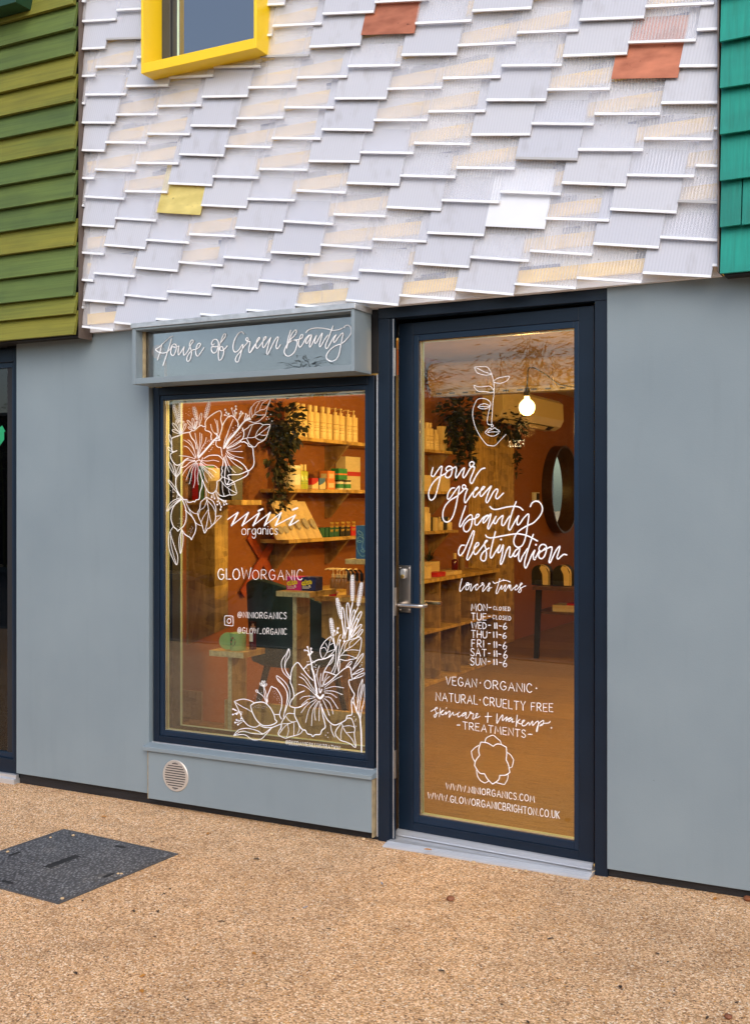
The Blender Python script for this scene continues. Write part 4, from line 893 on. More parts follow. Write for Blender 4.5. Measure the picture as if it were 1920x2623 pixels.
# ---- counter behind the window with testers
cn = thing('osb_counter', 'osb counter with curved front panel behind the tall stand', 'counter', (-2.9, 6.1, 0))
part(MB().box(-3.36, -2.93, 5.70, 6.25, 1.0, 1.03), 'top', OSB, cn, .0015)
arc = [(-3.34, 5.75, .999), (-2.95, 5.75, .999), (-2.95, 5.75, .36), (-2.99, 5.75, .50), (-3.05, 5.75, .60), (-3.13, 5.75, .68), (-3.24, 5.75, .74), (-3.34, 5.75, .78)]
part(MB().prism(arc, (0, .022, 0)), 'front_panel', OSB, cn, .001); part(MB().box(-2.949, -2.935, 5.70, 6.22, .006, .9995), 'side_panel', OSB, cn, .001)
ris = thing('display_riser', 'small osb riser on the counter carrying the blue box', 'riser', (-3, 5.87, 1.03)); part(MB().box(-3.185, -2.94, 5.76, 6.0, 1.221, 1.25), 'shelf_top', OSB_E, ris, .001); part(MB().box(-2.965, -2.945, 5.77, 5.99, 1.0305, 1.2205), 'side_panel', OSB, ris); part(MB().box(-3.17, -2.9655, 5.975, 5.99, 1.0305, 1.2205), 'back_panel', OSB_D, ris)
x0 = P(911, 1390, 5.82).x; BLUEBOX = carton('blue box with line drawn face on the osb riser', x0, x0 + .17, 5.82, 5.90, 1.2505, 1.2505 + .198, [SKYB])
tr = thing('tester_tray', 'pale wooden tray holding the row of tester bottles', 'tray', (-3.1, 5.72, 1.03)); part(MB().box(-3.335, -2.95, 6.06, 6.17, 1.0305, 1.042).box(-3.335, -2.95, 6.055, 6.0598, 1.0305, 1.052), 'tray', OSB_E, tr, .001)
tb = bottle('', .052, .0165, 'pump', [AMBER, WHT, CREAM_C], 'tester bottles on the counter', print_=False)
for i, u in enumerate((853, 863.5, 870, 879.5, 886.5, 898, 912)):
    p = P(u, 1490, 6.11); lab = 'amber tester bottle, %s from the left in the row on the counter' % ['first', 'second', 'third', 'fourth', 'fifth', 'sixth', 'seventh'][i]
    if i == 0: tb.location = (p.x, 6.11, 1.042); tb['label'] = lab; tb.scale = (1.25, 1.25, 1.2)
    else: c = copy_tree(tb, (p.x, 6.11, 1.042), .2 * i, lab)
dr = thing('dropper_bottle', '', 'bottle', (0, 0, 0), 'dropper bottles under the riser'); part(MB().lathe([(0, 0), (.015, 0), (.015, .07), (.008, .078), (.008, .085), (0, .085)], 0, 0, 0, 14), 'body', AMBER, dr, 0, True); mb = MB(); mb.lathe([(0, .0852), (.011, .0852), (.011, .13), (0, .135)], 0, 0, 0, 12); mb.tube([(0, 0, .13), (-.008, 0, .145), (-.02, 0, .150)], .006, 6); part(mb, 'dropper', BLK, dr, 0, True)
for i, u in enumerate((893, 904, 914.5, 926)):
    p = P(u, 1480, 5.85); lab = 'dropper bottle under the riser, %s from the left' % ['first', 'second', 'third', 'fourth'][i]
    if i == 0: dr.location = (p.x, 5.85, 1.031); dr['label'] = lab
    else: copy_tree(dr, (p.x, 5.85, 1.031), .3 * i, lab)
for (u0, u1, yy, h, m_, lab) in ((832, 852, 5.85, .02, col('clear_grey_dish', (.30, .22, .16), .2), 'shallow glass dish on the counter beside the navy box'), (854, 868, 5.9, .014, PEACH, 'small round pink dish on the counter')):
    p0 = P(u0, 1500, yy); p1 = P(u1, 1500, yy); r_ = (p1.x - p0.x) / 2; t = thing('dish', lab, 'dish', ((p0.x + p1.x) / 2, yy, 1.03)); part(MB().lathe([(0, 0), (r_ * .8, 0), (r_, h), (r_ * .93, h), (r_ * .75, .004), (0, .004)], (p0.x + p1.x) / 2, yy, 1.0305, 24), 'bowl', m_, t, 0, True)
p0 = P(841, 1515, 5.72); carton('tiny red carton at the front edge of the counter', p0.x, p0.x + .04, 5.725, 5.75, 1.0305, 1.053, [RED])

# ---- trestle table at the back right with two black domed boxes and books
tt = thing('trestle_table', 'dark wooden table on slanted black legs at the back right', 'table', (-3.35, 11.0, 0)); TBW = M('dark_table_wood', (.10, .045, .02), .45, noise=.25, nscale=6, stretch=(6, 1, 1))
part(MB().box(-3.72, -2.95, 10.6, 11.3, .70, .735), 'top', TBW, tt, .003); part(MB().box(-3.72, -3.02, 10.68, 11.22, .455, .48), 'lower_shelf', TBW, tt, .002)
for x0, x1, y in ((-3.18, -3.30, 10.64), (-3.02, -3.0, 10.64), (-3.70, -3.72, 10.64), (-3.18, -3.28, 11.26), (-3.02, -3.0, 11.26)):
    part(MB().prism([(x0, y, .6995), (x0 + .06, y, .6995), (x1 + .05, y, .007), (x1, y, .007)], (0, .03, 0)), 'leg', BLACK, tt, .001)
part(MB().box(-3.24, -3.0, 10.645, 10.665, .20, .215), 'brace', BRASS, tt)
for i, (u, lab) in enumerate(((1386, 'left black domed box with a cream paper band on the dark table'), (1440, 'right black domed box with a cream paper band on the dark table'))):
    p = P(u, 1480, 10.8); t = thing('domed_box', lab, 'box', (p.x, 10.8, .735), 'domed boxes on the dark table'); pts = [(p.x - .09, 10.75, .7355), (p.x + .09, 10.75, .7355)] + [(p.x + .09 * math.cos(a), 10.75, .86 + .085 * math.sin(a)) for a in [R(k) for k in range(0, 181, 15)]]
    part(MB().prism(pts, (0, .16, 0)), 'body', BLK, t, .003); bp = [(p.x + .02 + .072 * math.cos(a), 10.746, .86 + .087 * math.sin(a)) for a in [R(k) for k in range(0, 100, 12)]] + [(p.x + .045 + .0 * a, 10.746, .86 + .04 - .0 * a) for a in (0,)]
    sp = MB(); arcp = [(p.x + .092, .74), (p.x + .092, .80), (p.x + .092, .86)] + [(p.x + .0915 * math.cos(a), .86 + .087 * math.sin(a)) for a in [R(k) for k in range(15, 106, 15)]]
    vs = [(a_, 10.745 if False else yy, b_) for yy in (10.747, 10.80) for a_, b_ in arcp]; n = len(arcp); sp.add(vs, [(k, k + 1, n + k + 1, n + k) for k in range(n - 1)])
    fp = [(p.x + .015, 10.7465, .94), (p.x + .06, 10.7465, .925), (p.x + .088, 10.7465, .86), (p.x + .088, 10.7465, .742), (p.x + .03, 10.7465, .742), (p.x + .025, 10.7465, .85), (p.x - .005, 10.7465, .91)]
    sp.add(fp, [tuple(range(len(fp)))]); part(sp, 'paper_band', CREAM_P, t)
for i, (x0, x1, z, h, m_, lab) in enumerate(((-3.55, -3.15, .4805, .035, CREAMC, 'cream book at the bottom of the pile under the dark table'), (-3.55, -3.25, .516, .03, KRAFT, 'tan book in the middle of the pile under the dark table'), (-3.40, -3.12, .547, .02, RED, 'red book on top of the pile under the dark table'))):
    carton(lab, x0, x1, 10.72, 11.0, z, z + h, [m_], cat='book', name='book', group='books under the dark table')
# ================================================================== hand lettering and line drawings, brushed in white on the glass
def cat_rom(pts, closed=False, step=1.3):
    if len(pts) < 3: return pts
    out = []; n = len(pts)
    for i in range(n - 1):
        p0 = pts[max(i - 1, 0)]; p1 = pts[i]; p2 = pts[i + 1]; p3 = pts[min(i + 2, n - 1)]
        d = math.hypot(p2[0] - p1[0], p2[1] - p1[1]); m = max(1, min(12, int(d / step)))
        for k in range(m):
            t = k / m; t2, t3 = t * t, t * t * t
            out.append(tuple(.5 * ((2 * p1[c]) + (-p0[c] + p2[c]) * t + (2 * p0[c] - 5 * p1[c] + 4 * p2[c] - p3[c]) * t2 + (-p0[c] + 3 * p1[c] - 3 * p2[c] + p3[c]) * t3) for c in (0, 1)))
    out.append(pts[-1]); return out
class Ink:
    # strokes are measured in photograph pixels; each is carried onto the plane of its pane and given a real thickness
    def __init__(s, to2d, to3d): s.a = to2d; s.b = to3d; s.mb = MB(); s.k = 0
    def stroke(s, pts, w, taper=False, smooth=True):
        # pts: (u, v) photograph pixels; w: half width in photograph pixels
        if smooth: pts = cat_rom(pts)
        q = [s.a(u, v) for u, v in pts]; r = [q[0]]
        for p in q[1:]:
            if math.hypot(p[0] - r[-1][0], p[1] - r[-1][1]) > .0006: r.append(p)
        q = r; s.k += 1; off = .0002 + (s.k % 23) * .00002
        hw = w * 1.0 * 5.3 / F; n = len(q)
        if n < 2: s.dot_m(q[0], hw); return
        L = []; 
        for i in range(n):
            a = q[max(i - 1, 0)]; b = q[min(i + 1, n - 1)]; d = math.hypot(b[0] - a[0], b[1] - a[1]) or 1e-6
            tx, ty = (b[0] - a[0]) / d, (b[1] - a[1]) / d; f_ = 1
            if taper: x = i / (n - 1); f_ = .45 + .55 * math.sin(math.pi * min(1, .12 + x * .88))
            L.append((q[i], tx, ty, hw * f_))
        (p, tx, ty, h) = L[0]; L.insert(0, ((p[0] - tx * h * .8, p[1] - ty * h * .8), tx, ty, h * .45))
        (p, tx, ty, h) = L[-1]; L.append(((p[0] + tx * h * .8, p[1] + ty * h * .8), tx, ty, h * .45))
        vs = []; fs = []
        for (p, tx, ty, h) in L:
            for e, o in ((1, off), (.55, off + .0007), (-.55, off + .0007), (-1, off)): vs.append(s.b(p[0] - ty * h * e, p[1] + tx * h * e, o))
        m = len(L)
        for i in range(m - 1):
            for k in range(3): fs.append((i * 4 + k, i * 4 + k + 1, i * 4 + k + 5, i * 4 + k + 4))
        fs.append((0, 1, 2, 3)); fs.append(((m - 1) * 4, (m - 1) * 4 + 1, (m - 1) * 4 + 2, (m - 1) * 4 + 3)); s.mb.add(vs, fs)
    def dot_m(s, p, r):
        s.k += 1; off = .0004 + (s.k % 23) * .00002
        s.mb.add([s.b(p[0] + r * math.cos(a), p[1] + r * math.sin(a), off + .0004) for a in [2 * math.pi * k / 12 for k in range(12)]], [tuple(range(12))])
    def dot(s, u, v, r): s.dot_m(s.a(u, v), r * 5.3 / F)
    def data(s, ox, oy, sc, txt):
        # lines: "<half width> x y x y ..." in zoomed pixels; "L" before the width keeps corners, "." draws dots, "C" closes, "~" draws a flower spike
        for ln in txt.strip().splitlines():
            t = ln.split(); fl_ = ''
            if t[0] == '.': fl_ = t.pop(0)
            elif t[0][0] in 'LO~': fl_ = t[0][0]; t[0] = t[0][1:]
            w = float(t[0]); c = [float(x) for x in t[1:]]; pts = [(ox + c[i] / sc, oy + c[i + 1] / sc) for i in range(0, len(c) - 1, 2)]
            if '.' in fl_:
                for p in pts: s.dot(p[0], p[1], w)
            elif '~' in fl_:
                a, b = pts; d = math.hypot(b[0] - a[0], b[1] - a[1]); ux, uy = (b[0] - a[0]) / d, (b[1] - a[1]) / d; nl = max(5, int(d / 4.4))
                s.stroke([a, b], w, smooth=False)
                for i in range(nl):
                    f_ = i / nl; p = (a[0] + (b[0] - a[0]) * f_, a[1] + (b[1] - a[1]) * f_); g = .6 + .5 * math.sin(math.pi * f_) ** .5
                    for sg_ in (-1, 1):
                        lx = -ux * .75 - uy * sg_ * .65; ly = -uy * .75 + ux * sg_ * .65; l_ = 7.4 * g
                        m1 = (p[0] + lx * l_ * .55 - ly * 1.6 * g, p[1] + ly * l_ * .55 + lx * 1.6 * g); e = (p[0] + lx * l_, p[1] + ly * l_); m2 = (p[0] + lx * l_ * .55 + ly * 1.6 * g, p[1] + ly * l_ * .55 - lx * 1.6 * g)
                        s.stroke([p, m1, e, m2, p], w)
            elif 'O' in fl_:
                # a small open leaf: base, tip
                a, b = pts[:2]; d = math.hypot(b[0] - a[0], b[1] - a[1]); ux, uy = (b[0] - a[0]) / d, (b[1] - a[1]) / d; k = float(c[4]) if len(c) > 4 else 2.2
                s.stroke([a, (a[0] + ux * d * .55 - uy * k, a[1] + uy * d * .55 + ux * k), (a[0] + ux * d * .92 - uy * k * .7, a[1] + uy * d * .92 + ux * k * .7), b, (a[0] + ux * d * .92 + uy * k * .7, a[1] + uy * d * .92 - ux * k * .7), (a[0] + ux * d * .55 + uy * k, a[1] + uy * d * .55 - ux * k), a], w)
            else: s.stroke(pts, w, smooth='L' not in fl_)
GLY = {
 'A': (.74, ['0 0 .37 1 .74 0', '.14 .36 .6 .36']), 'B': (.62, ['0 0 0 1', 'S0 1 .42 1 .5 .78 .38 .55 0 .53', 'S0 .53 .46 .53 .6 .27 .45 .02 0 0']),
 'C': (.66, ['S.62 .84 .45 1 .2 .95 .03 .65 .04 .3 .22 .03 .45 0 .64 .15']), 'D': (.66, ['0 0 0 1', 'S0 1 .35 .97 .62 .7 .62 .3 .35 .03 0 0']), 'E': (.55, ['.53 1 0 1 0 0 .55 0', '0 .52 .45 .52']),
 'F': (.52, ['.52 1 0 1 0 0', '0 .52 .42 .52']), 'G': (.72, ['S.62 .84 .45 1 .2 .95 .03 .65 .04 .3 .22 .03 .48 0 .68 .2 .69 .45', '.69 .45 .4 .45']), 'H': (.64, ['0 0 0 1', '.64 0 .64 1', '0 .5 .64 .5']),
 'I': (.0, ['0 0 0 1']), 'K': (.6, ['0 0 0 1', '.55 1 0 .45', '.12 .56 .6 0']), 'L': (.5, ['0 1 0 0 .5 0']), 'M': (.86, ['0 0 .12 1 .43 .3 .74 1 .86 0']), 'N': (.66, ['0 0 0 1 .66 0 .66 1']),
 'O': (.76, ['S.38 1 .12 .85 0 .5 .1 .14 .38 0 .66 .14 .76 .5 .64 .86 .38 1']), 'P': (.58, ['0 0 0 1', 'S0 1 .42 1 .58 .75 .42 .48 0 .47']), 'R': (.62, ['0 0 0 1', 'S0 1 .42 1 .56 .75 .4 .5 0 .48', '.22 .48 .62 0']),
 'S': (.55, ['S.52 .86 .35 1 .12 .95 .03 .74 .18 .57 .4 .46 .54 .26 .42 .03 .2 0 0 .14']), 'T': (.66, ['0 1 .66 1', '.33 1 .33 0']), 'U': (.64, ['S0 1 .01 .35 .12 .05 .33 0 .54 .08 .63 .38 .64 1']), 'V': (.66, ['0 1 .33 0 .66 1']),
 'W': (1.08, ['0 1 .25 0 .54 .82 .83 0 1.08 1']), 'Y': (.62, ['0 1 .31 .5 .62 1', '.31 .5 .31 0']), '.': (.06, ['D.03 .04']), '*': (.08, ['D.04 .45']), '-': (.34, ['0 .48 .34 .48']), '_': (.5, ['0 .02 .5 .02']), ' ': (.38, []),
 '1': (.0, ['0 0 0 1']), '6': (.58, ['S.42 1 .12 .6 .02 .28 .16 .03 .4 .02 .56 .22 .5 .42 .28 .48 .06 .32']),
 '@': (.95, ['S.62 .66 .45 .72 .3 .6 .27 .4 .38 .27 .54 .34 .62 .62', 'S.62 .66 .62 .36 .74 .28 .9 .45 .88 .75 .62 1 .3 .95 .05 .6 .08 .25 .35 .02 .7 .08']),
 'o': (.62, ['S.31 .64 .08 .55 0 .32 .08 .08 .31 0 .54 .08 .62 .32 .54 .55 .31 .64']), 'r': (.4, ['.02 0 .02 .64', 'S.02 .42 .14 .6 .4 .62']), 'g': (.56, ['S.54 .6 .3 .66 .04 .48 .04 .2 .26 .04 .48 .18 .54 .6', 'S.54 .6 .54 -.1 .42 -.36 .18 -.36 .06 -.2']),
 'a': (.56, ['S.54 .6 .3 .66 .04 .48 .04 .2 .26 .02 .48 .18 .54 .6', '.54 .62 .55 0']), 'n': (.52, ['0 0 0 .64', 'S0 .42 .16 .62 .38 .62 .5 .45 .52 0']), 'i': (.04, ['.02 0 .02 .6', 'D.02 .84']), 'c': (.5, ['S.48 .54 .3 .66 .06 .5 .04 .2 .24 .0 .5 .12']), 's': (.42, ['S.4 .54 .24 .66 .06 .56 .1 .4 .32 .28 .38 .1 .2 -.02 0 .1'])}
def text(ink, ox, oy, sc, s, x0, y0, x1, y1, h0, h1, w, gap=.24, seed=0):
    w *= .80; gap += .06
    rs = random.Random(seed or len(s)); adv = []; x = 0
    for ch in s: wd = GLY[ch][0]; adv.append(x); x += wd + gap
    tot = x - gap
    for ch, a in zip(s, adv):
        jy = rs.uniform(-.03, .03); js = rs.uniform(.96, 1.04)
        for g_ in GLY[ch][1]:
            kind = g_[0] if g_[0] in 'SD' else ''; c = [float(v) for v in g_[len(kind):].split()]; pts = []
            for i in range(0, len(c), 2):
                f_ = (a + c[i]) / tot; h = h0 + (h1 - h0) * f_
                pts.append((ox + (x0 + (x1 - x0) * f_) / sc, oy + (y0 + (y1 - y0) * f_ - (c[i + 1] * js + jy) * h) / sc))
            if kind == 'D': ink.dot(pts[0][0], pts[0][1], w * 1.15)
            else: ink.stroke(pts, w, smooth=kind == 'S')

# ---------- sign lettering (on the acrylic panel)
SGY = 4.5198
ink = Ink(lambda u, v: (P(u, v, SGY).x, P(u, v, SGY).z), lambda a, b, o: (a, SGY - o * 3, b))
ink.data(380, 830, 5.9, '''
1.42 208 305 180 420 140 545
1.42 352 225 300 400 225 628
.9 375 180 330 200 280 245 220 300
1.42 205 320 160 352 115 385 135 410 170 430 210 440 250 437 280 425 330 385 365 320 405 303 428 335 420 400 395 460 375 478 350 460 343 410 365 345 400 352 440 345 465 335 455 400 460 468 495 425 545 345 533 410 540 470 570 450 610 390 650 310 685 262 665 242 640 265 625 320 645 375 655 440 640 520 610 565 585 550 590 500 630 430 680 390 720 385 765 355 792 310 775 290 745 310 725 370 720 440 742 485 775 460 845 355
1.42 1000 300 970 318 958 290 990 238 1035 238 1062 290 1040 400 995 440 958 405 965 345 1040 340 1110 265 1165 190 1168 150 1142 158 1110 230 1075 340 1060 450 1065 530 1085 548 1120 510 1142 430 1125 350 1095 345 1085 390 1120 402 1165 370 1195 330
1.42 1445 150 1420 120 1370 135 1310 230 1283 330 1290 400 1320 425 1370 390 1425 310 1430 340 1405 430 1370 550 1345 578 1318 550 1335 490 1390 420 1450 340 1497 285 1495 255 1475 238 1492 205 1515 228 1505 262 1540 272 1525 350 1520 410 1540 432 1580 380 1640 280''')
ink.data(640, 800, 5.9, '''
1.42 6 607 50 530 110 450 150 400 147 378 122 400 100 460 95 520 115 548 150 510 200 440 245 390 242 370 215 390 200 450 195 510 210 535 245 490 318 382 300 440 270 540 255 620 270 638 310 560 370 440 415 375 432 390 405 470 400 530 420 550 465 492
1.42 618 272 580 400 555 545
1.42 555 545 590 440 640 320 690 268 706 290 680 350 625 400 590 440 640 428 690 425 714 440 712 490 680 590 620 650 565 662 525 620 528 560 570 480 640 430 740 410 790 385 802 345 775 343 745 420 735 490 760 527 800 480 850 390 895 345
1.42 932 343 905 350 860 410 845 458 865 470 900 420 937 345 915 440 900 510 915 524 960 440 1010 345 985 420 980 462 1003 465 1040 400 1095 315 1070 420 1050 500 1070 517 1120 430 1180 345
1.42 1258 205 1200 360 1150 480 1145 530 1165 547 1200 500 1260 390 1305 340 1275 400 1265 445 1285 452 1330 390 1392 318 1412 325 1395 400 1370 520 1345 640 1300 715 1230 742 1165 705 1158 650 1210 570 1290 510 1390 470 1470 400 1528 310 1520 225 1475 197 1430 215 1430 235
1.25 850 305 890 265 960 243 1060 238 1160 250 1250 272 1330 268 1410 235''')
part(ink.mb, 'lettering', WHITE_INK, sign)

# ---------- window lettering and flower drawings
WGY = 4.6642
def win_ink(): return Ink(lambda u, v: (P(u, v, WGY).x, P(u, v, WGY).z), lambda a, b, o: (a, WGY - o, b))
ink = win_ink()
ink.data(400, 980, 4.703, '''
L1.5 862 1648 985 1562
L2.6 985 1567 908 1722
L1.4 908 1722 1110 1565
L2.6 1110 1567 1037 1722
L1.4 1037 1722 1242 1567
L2.6 1242 1572 1168 1722
L1.4 1168 1722 1372 1567
L2.6 1372 1567 1305 1722
L1.4 1305 1722 1505 1567
L2.6 1505 1567 1437 1722
L1.4 1437 1722 1674 1597
L2.6 1674 1597 1605 1718
L1.6 1605 1722 1660 1695 1716 1660
L2.4 1230 1547 1284 1521
L2.4 1645 1532 1703 1510''')
text(ink, 400, 980, 4.703, 'organics', 1032, 1832, 1463, 1826, 72 / .64, 70 / .64, 1.1, .17)
part(ink.mb, 'lettering', WHITE_INK, win); ink = win_ink()
text(ink, 400, 1420, 4.34, 'GLOW', 687, 275, 1055, 275, 118, 118, 1.75, .2)
text(ink, 640, 1420, 4.34, 'ORGANIC', 28, 278, 585, 283, 108, 110, 1.0, .22)
part(ink.mb, 'lettering', WHITE_INK, win); ink = win_ink()
text(ink, 400, 1420, 4.34, '@NINIORGANICS', 905, 703, 1448, 719, 62, 70, .85, .24)
text(ink, 400, 1420, 4.34, '@GLOW_ORGANIC', 905, 876, 1448, 893, 62, 66, .85, .24)
text(ink, 640, 1420, 4.34, '@BEEDAVIESILLUSTRATION', 396, 2108, 1000, 2177, 42, 44, .7, .26)
rr = [(768 + 14, 683), (842, 686), (855, 700), (855, 782), (845, 795), (775, 787), (762, 774), (762, 695), (782, 683)]
ink.stroke([(400 + x / 4.34, 1420 + y / 4.34) for x, y in rr], .9)
ink.stroke([(400 + (811 + 21 * math.cos(a)) / 4.34, 1420 + (740 + 26 * math.sin(a)) / 4.34) for a in [2 * math.pi * k / 14 for k in range(15)]], .9); ink.dot(400 + 835 / 4.34, 1420 + 706 / 4.34, 1.3)
part(ink.mb, 'lettering', WHITE_INK, win)

ink = win_ink()
ink.data(400, 980, 4.703, '''
1.25 410 595 430 580 455 580 480 560 510 532 545 515 565 530 595 530 590 560 600 578 640 590 665 618 660 650 668 692
1.25 410 597 330 610 270 640 200 665 185 690 188 760 200 832 250 820
1.25 245 822 180 855 175 890 200 950 250 995 310 970 350 930 390 910
1.2 405 600 425 660 470 720 485 800
1.2 580 912 640 880 720 875 760 885 800 922 808 945 803 990 790 1040 800 1062 785 1110 795 1140 760 1180 735 1190 735 1232 720 1300 680 1332 630 1320 595 1262 570 1200 545 1140 525 1050
1.25 300 1020 290 1085 245 1150 240 1250 270 1350 310 1380 335 1410 370 1410 380 1440 420 1442 450 1430 465 1440 480 1415 520 1400 530 1320 552 1250 555 1180
.7 485 910 450 800 395 730 335 690
.7 475 910 430 840 380 780 335 765
.7 480 900 455 800 420 720 385 690
.7 495 890 500 780 480 680 470 608
.7 500 890 520 780 530 690 528 605
.7 505 890 530 790 550 700 550 620
.7 510 890 550 790 590 720 605 660
.7 470 920 430 905 380 890 330 885 280 880
.8 470 945 420 935 350 942 300 1025
.9 300 1025 350 1010 410 960 460 950
.7 480 960 400 1010 350 1060 315 1120
.7 485 960 420 1030 390 1100 362 1172
.7 490 965 440 1050 420 1150 400 1222
.7 492 970 470 1080 470 1180 450 1268
.7 500 970 510 1060 500 1140 512 1232
.7 520 970 560 1060 590 1150 620 1205
.7 530 970 570 1040 630 1100 667 1156
.7 535 965 590 1040 650 1090 697 1140
.7 540 960 600 1020 680 1050 725 1087
.7 550 950 610 990 700 1000 750 1042
.7 560 940 620 945 690 935 757 952
1.1 460 935 480 950 520 930 545 950 560 905
2.6 510 905 570 840 640 760 700 690
1.5 690 700 735 650 720 620
1.2 700 690 750 660 740 630
1.2 700 690 765 660
1.2 700 700 765 690
. 2.2 712 612 735 615 758 655 768 688
. 1.0 600 730 620 710 645 705 575 755 590 790 640 830 660 810 680 780 690 745 670 800 615 800 565 790 630 695 695 720 655 690
1.25 595 530 592 480 620 430 700 370 770 340 787 380 778 440 795 520 782 590 765 640 760 702
1.25 797 520 812 490 830 460 862 420 910 400 960 440 988 490 985 532
1.25 1040 555 1056 590 1055 640 1042 672 1010 712
1.25 860 792 940 760 1010 715 1040 718 1060 713 1105 742 1112 765 1160 785 1170 860 1180 960 1160 1020 1108 1062 1060 1000 980 940 900 910 860 888
1.25 1110 1062 1100 1110 1040 1150 950 1190 858 1230 828 1175 830 1080 838 990 810 900
1.25 1105 1062 1000 1105 870 1115 882 1165 860 1225
1.1 725 702 722 750 750 780 780 785 790 850 798 890
.7 655 500 670 560 695 605
.7 705 438 730 510 740 600
.7 735 455 745 530 750 610
.7 810 770 840 690 880 560 930 440
.7 815 770 830 680 850 640 870 580
.7 825 780 860 690 910 610
.7 840 780 890 690 940 620
.7 845 785 930 710 1020 640
.7 850 790 940 740 1020 690
.7 850 800 930 800 1020 760
.7 850 815 950 830 1040 830
.7 850 825 930 880 1050 910
.7 840 850 920 960 1040 1048
.7 835 870 880 1000 955 1085
.7 828 890 850 1000 880 1080
.7 850 830 900 890 940 905
2.8 815 790 870 700 950 610 1010 530
2.0 1005 535 1060 470 1120 425
1.2 1060 470 1070 420 1085 385
1.2 1070 460 1105 400
1.2 1080 460 1135 440
. 2.3 1080 378 1107 396 1128 432 1136 442
. 1.1 930 545 925 575 945 590 935 600 960 520 985 505 1010 550 1040 545 1035 575 1020 600 1000 610 985 630 970 635 955 655 1045 585 990 510
. 2.6 832 328 845 360 828 390 875 376 912 312 960 285 966 322 946 340 966 364 1024 350 1042 370 1010 374
.8 845 360 890 415
.8 832 390 885 415
.8 912 320 935 410
.8 960 290 940 410
.8 965 360 950 420
.8 1024 355 990 450
.8 1040 372 985 455
.75 1130 430 1125 350 1150 290 1145 340 1160 420
.75 1155 290 1200 240 1250 222 1300 214 1375 205 1340 300 1318 380 1310 400 1240 460 1180 480 1110 462
.75 1150 420 1200 365 1260 330 1310 318 1345 270 1375 205
.7 1190 368 1200 310 1250 225
.7 1245 335 1280 250 1340 212
.7 1180 380 1240 392 1310 388
.9 1060 572 1110 540 1130 515 1190 495 1250 490 1290 508 1370 510 1345 600 1330 650 1290 700 1230 730 1185 776 1125 740 1090 672
.7 1020 690 1090 668 1190 655 1280 590 1372 522
.7 1100 662 1130 580 1160 512
.7 1195 648 1225 580 1290 510
.7 1190 657 1240 690 1295 692
.7 1230 622 1290 636 1330 630
.9 770 1175 800 1140 860 1160 930 1190 955 1260 970 1335 920 1355 880 1352 820 1372 760 1352 722 1300
.7 780 1180 850 1260 970 1335
.7 860 1262 900 1235 940 1222
.7 870 1270 880 1320 895 1352
.7 798 1200 802 1300 822 1370
. 2.4 672 1380 705 1395 740 1432 738 1470 765 1452 785 1497 776 1532 840 1427 851 1461 820 1471
.75 680 1335 672 1380
.75 690 1332 705 1395
.75 712 1305 745 1400 780 1490 776 1530
.75 745 1385 790 1410 840 1430
.75 750 1390 800 1430 820 1470
.75 760 1395 810 1425 850 1460
1.0 605 1380 540 1440 530 1490 525 1520 498 1570 505 1600 520 1640 545 1690 560 1735 585 1812 620 1760 645 1750 700 1690 718 1620 715 1580 722 1530 710 1480 680 1425 605 1380
.8 600 1290 608 1400 632 1540 622 1650 585 1812
.7 612 1420 580 1500 530 1540 510 1602
.7 630 1530 570 1620 540 1692
.7 614 1415 680 1490 722 1575
.7 630 1540 650 1640 668 1712
.75 350 1415 390 1510 450 1570 505 1582
.75 395 1525 450 1640 490 1700 560 1728
.75 718 1612 785 1608 745 1650 700 1700 660 1728
1.25 310 1400 240 1450 192 1540 180 1640 208 1730 245 1765 262 1790 278 1772 330 1730 360 1650 362 1560 345 1480 310 1400
1.2 352 1540 400 1580 450 1640 480 1720 470 1800 438 1865 425 1895 410 1868 350 1830 310 1770
. .75 285 1642 310 1640 335 1612 325 1645 300 1668 318 1672 290 1695 268 1695 310 1700 265 1730 285 1745 262 1765 300 1715 340 1660 410 1760 430 1730 440 1760 415 1790 445 1745 420 1810 435 1800 395 1790 430 1775 410 1835
.85 300 1385 210 1420 150 1480 132 1550 200 1490 305 1412
.7 140 1535 210 1450 300 1395
.85 210 1730 160 1820 150 1950 180 2070 245 2195 262 2100 225 1985 182 1850 172 1795
.7 175 1850 188 1990 245 2190
.85 312 1770 282 1850 277 1960 295 2060 320 1960 327 1860 312 1770
.7 306 1790 296 1900 297 2050
O.8 192 760 158 625 2.6
O.8 202 835 138 780 3
O.8 232 1130 155 960 3
O.8 238 1140 290 1000 3
O.8 300 1375 145 1172 2.6
.9 215 985 235 1060 236 1180 248 1280 300 1378
.8 245 1280 258 1340 250 1400
O.8 300 620 195 570 3
O.8 300 615 200 490 3
O.8 302 612 238 460 2.4
O.8 308 610 332 465 2.6
O.8 312 612 362 495 2.4
O.8 462 562 375 455 2.8
O.8 440 575 388 535 2.2
O.8 465 560 440 430 2.6
O.8 470 556 492 465 2.4
O.8 520 520 545 370 2.6
1.2 290 500 302 610
1.0 495 460 470 558
~.42 215 282 282 500
~.42 288 256 300 500
~.42 456 305 500 470
~.42 640 245 585 450
. .75 400 310 395 350 360 370 415 372 385 387 400 400
. 1.3 1380 385 1341 411 1330 441 1359 438 1397 463
. 1.1 175 1302 206 1293 200 1318 216 1322 208 1368
''')
part(ink.mb, 'flower_drawing', WHITE_INK, win)

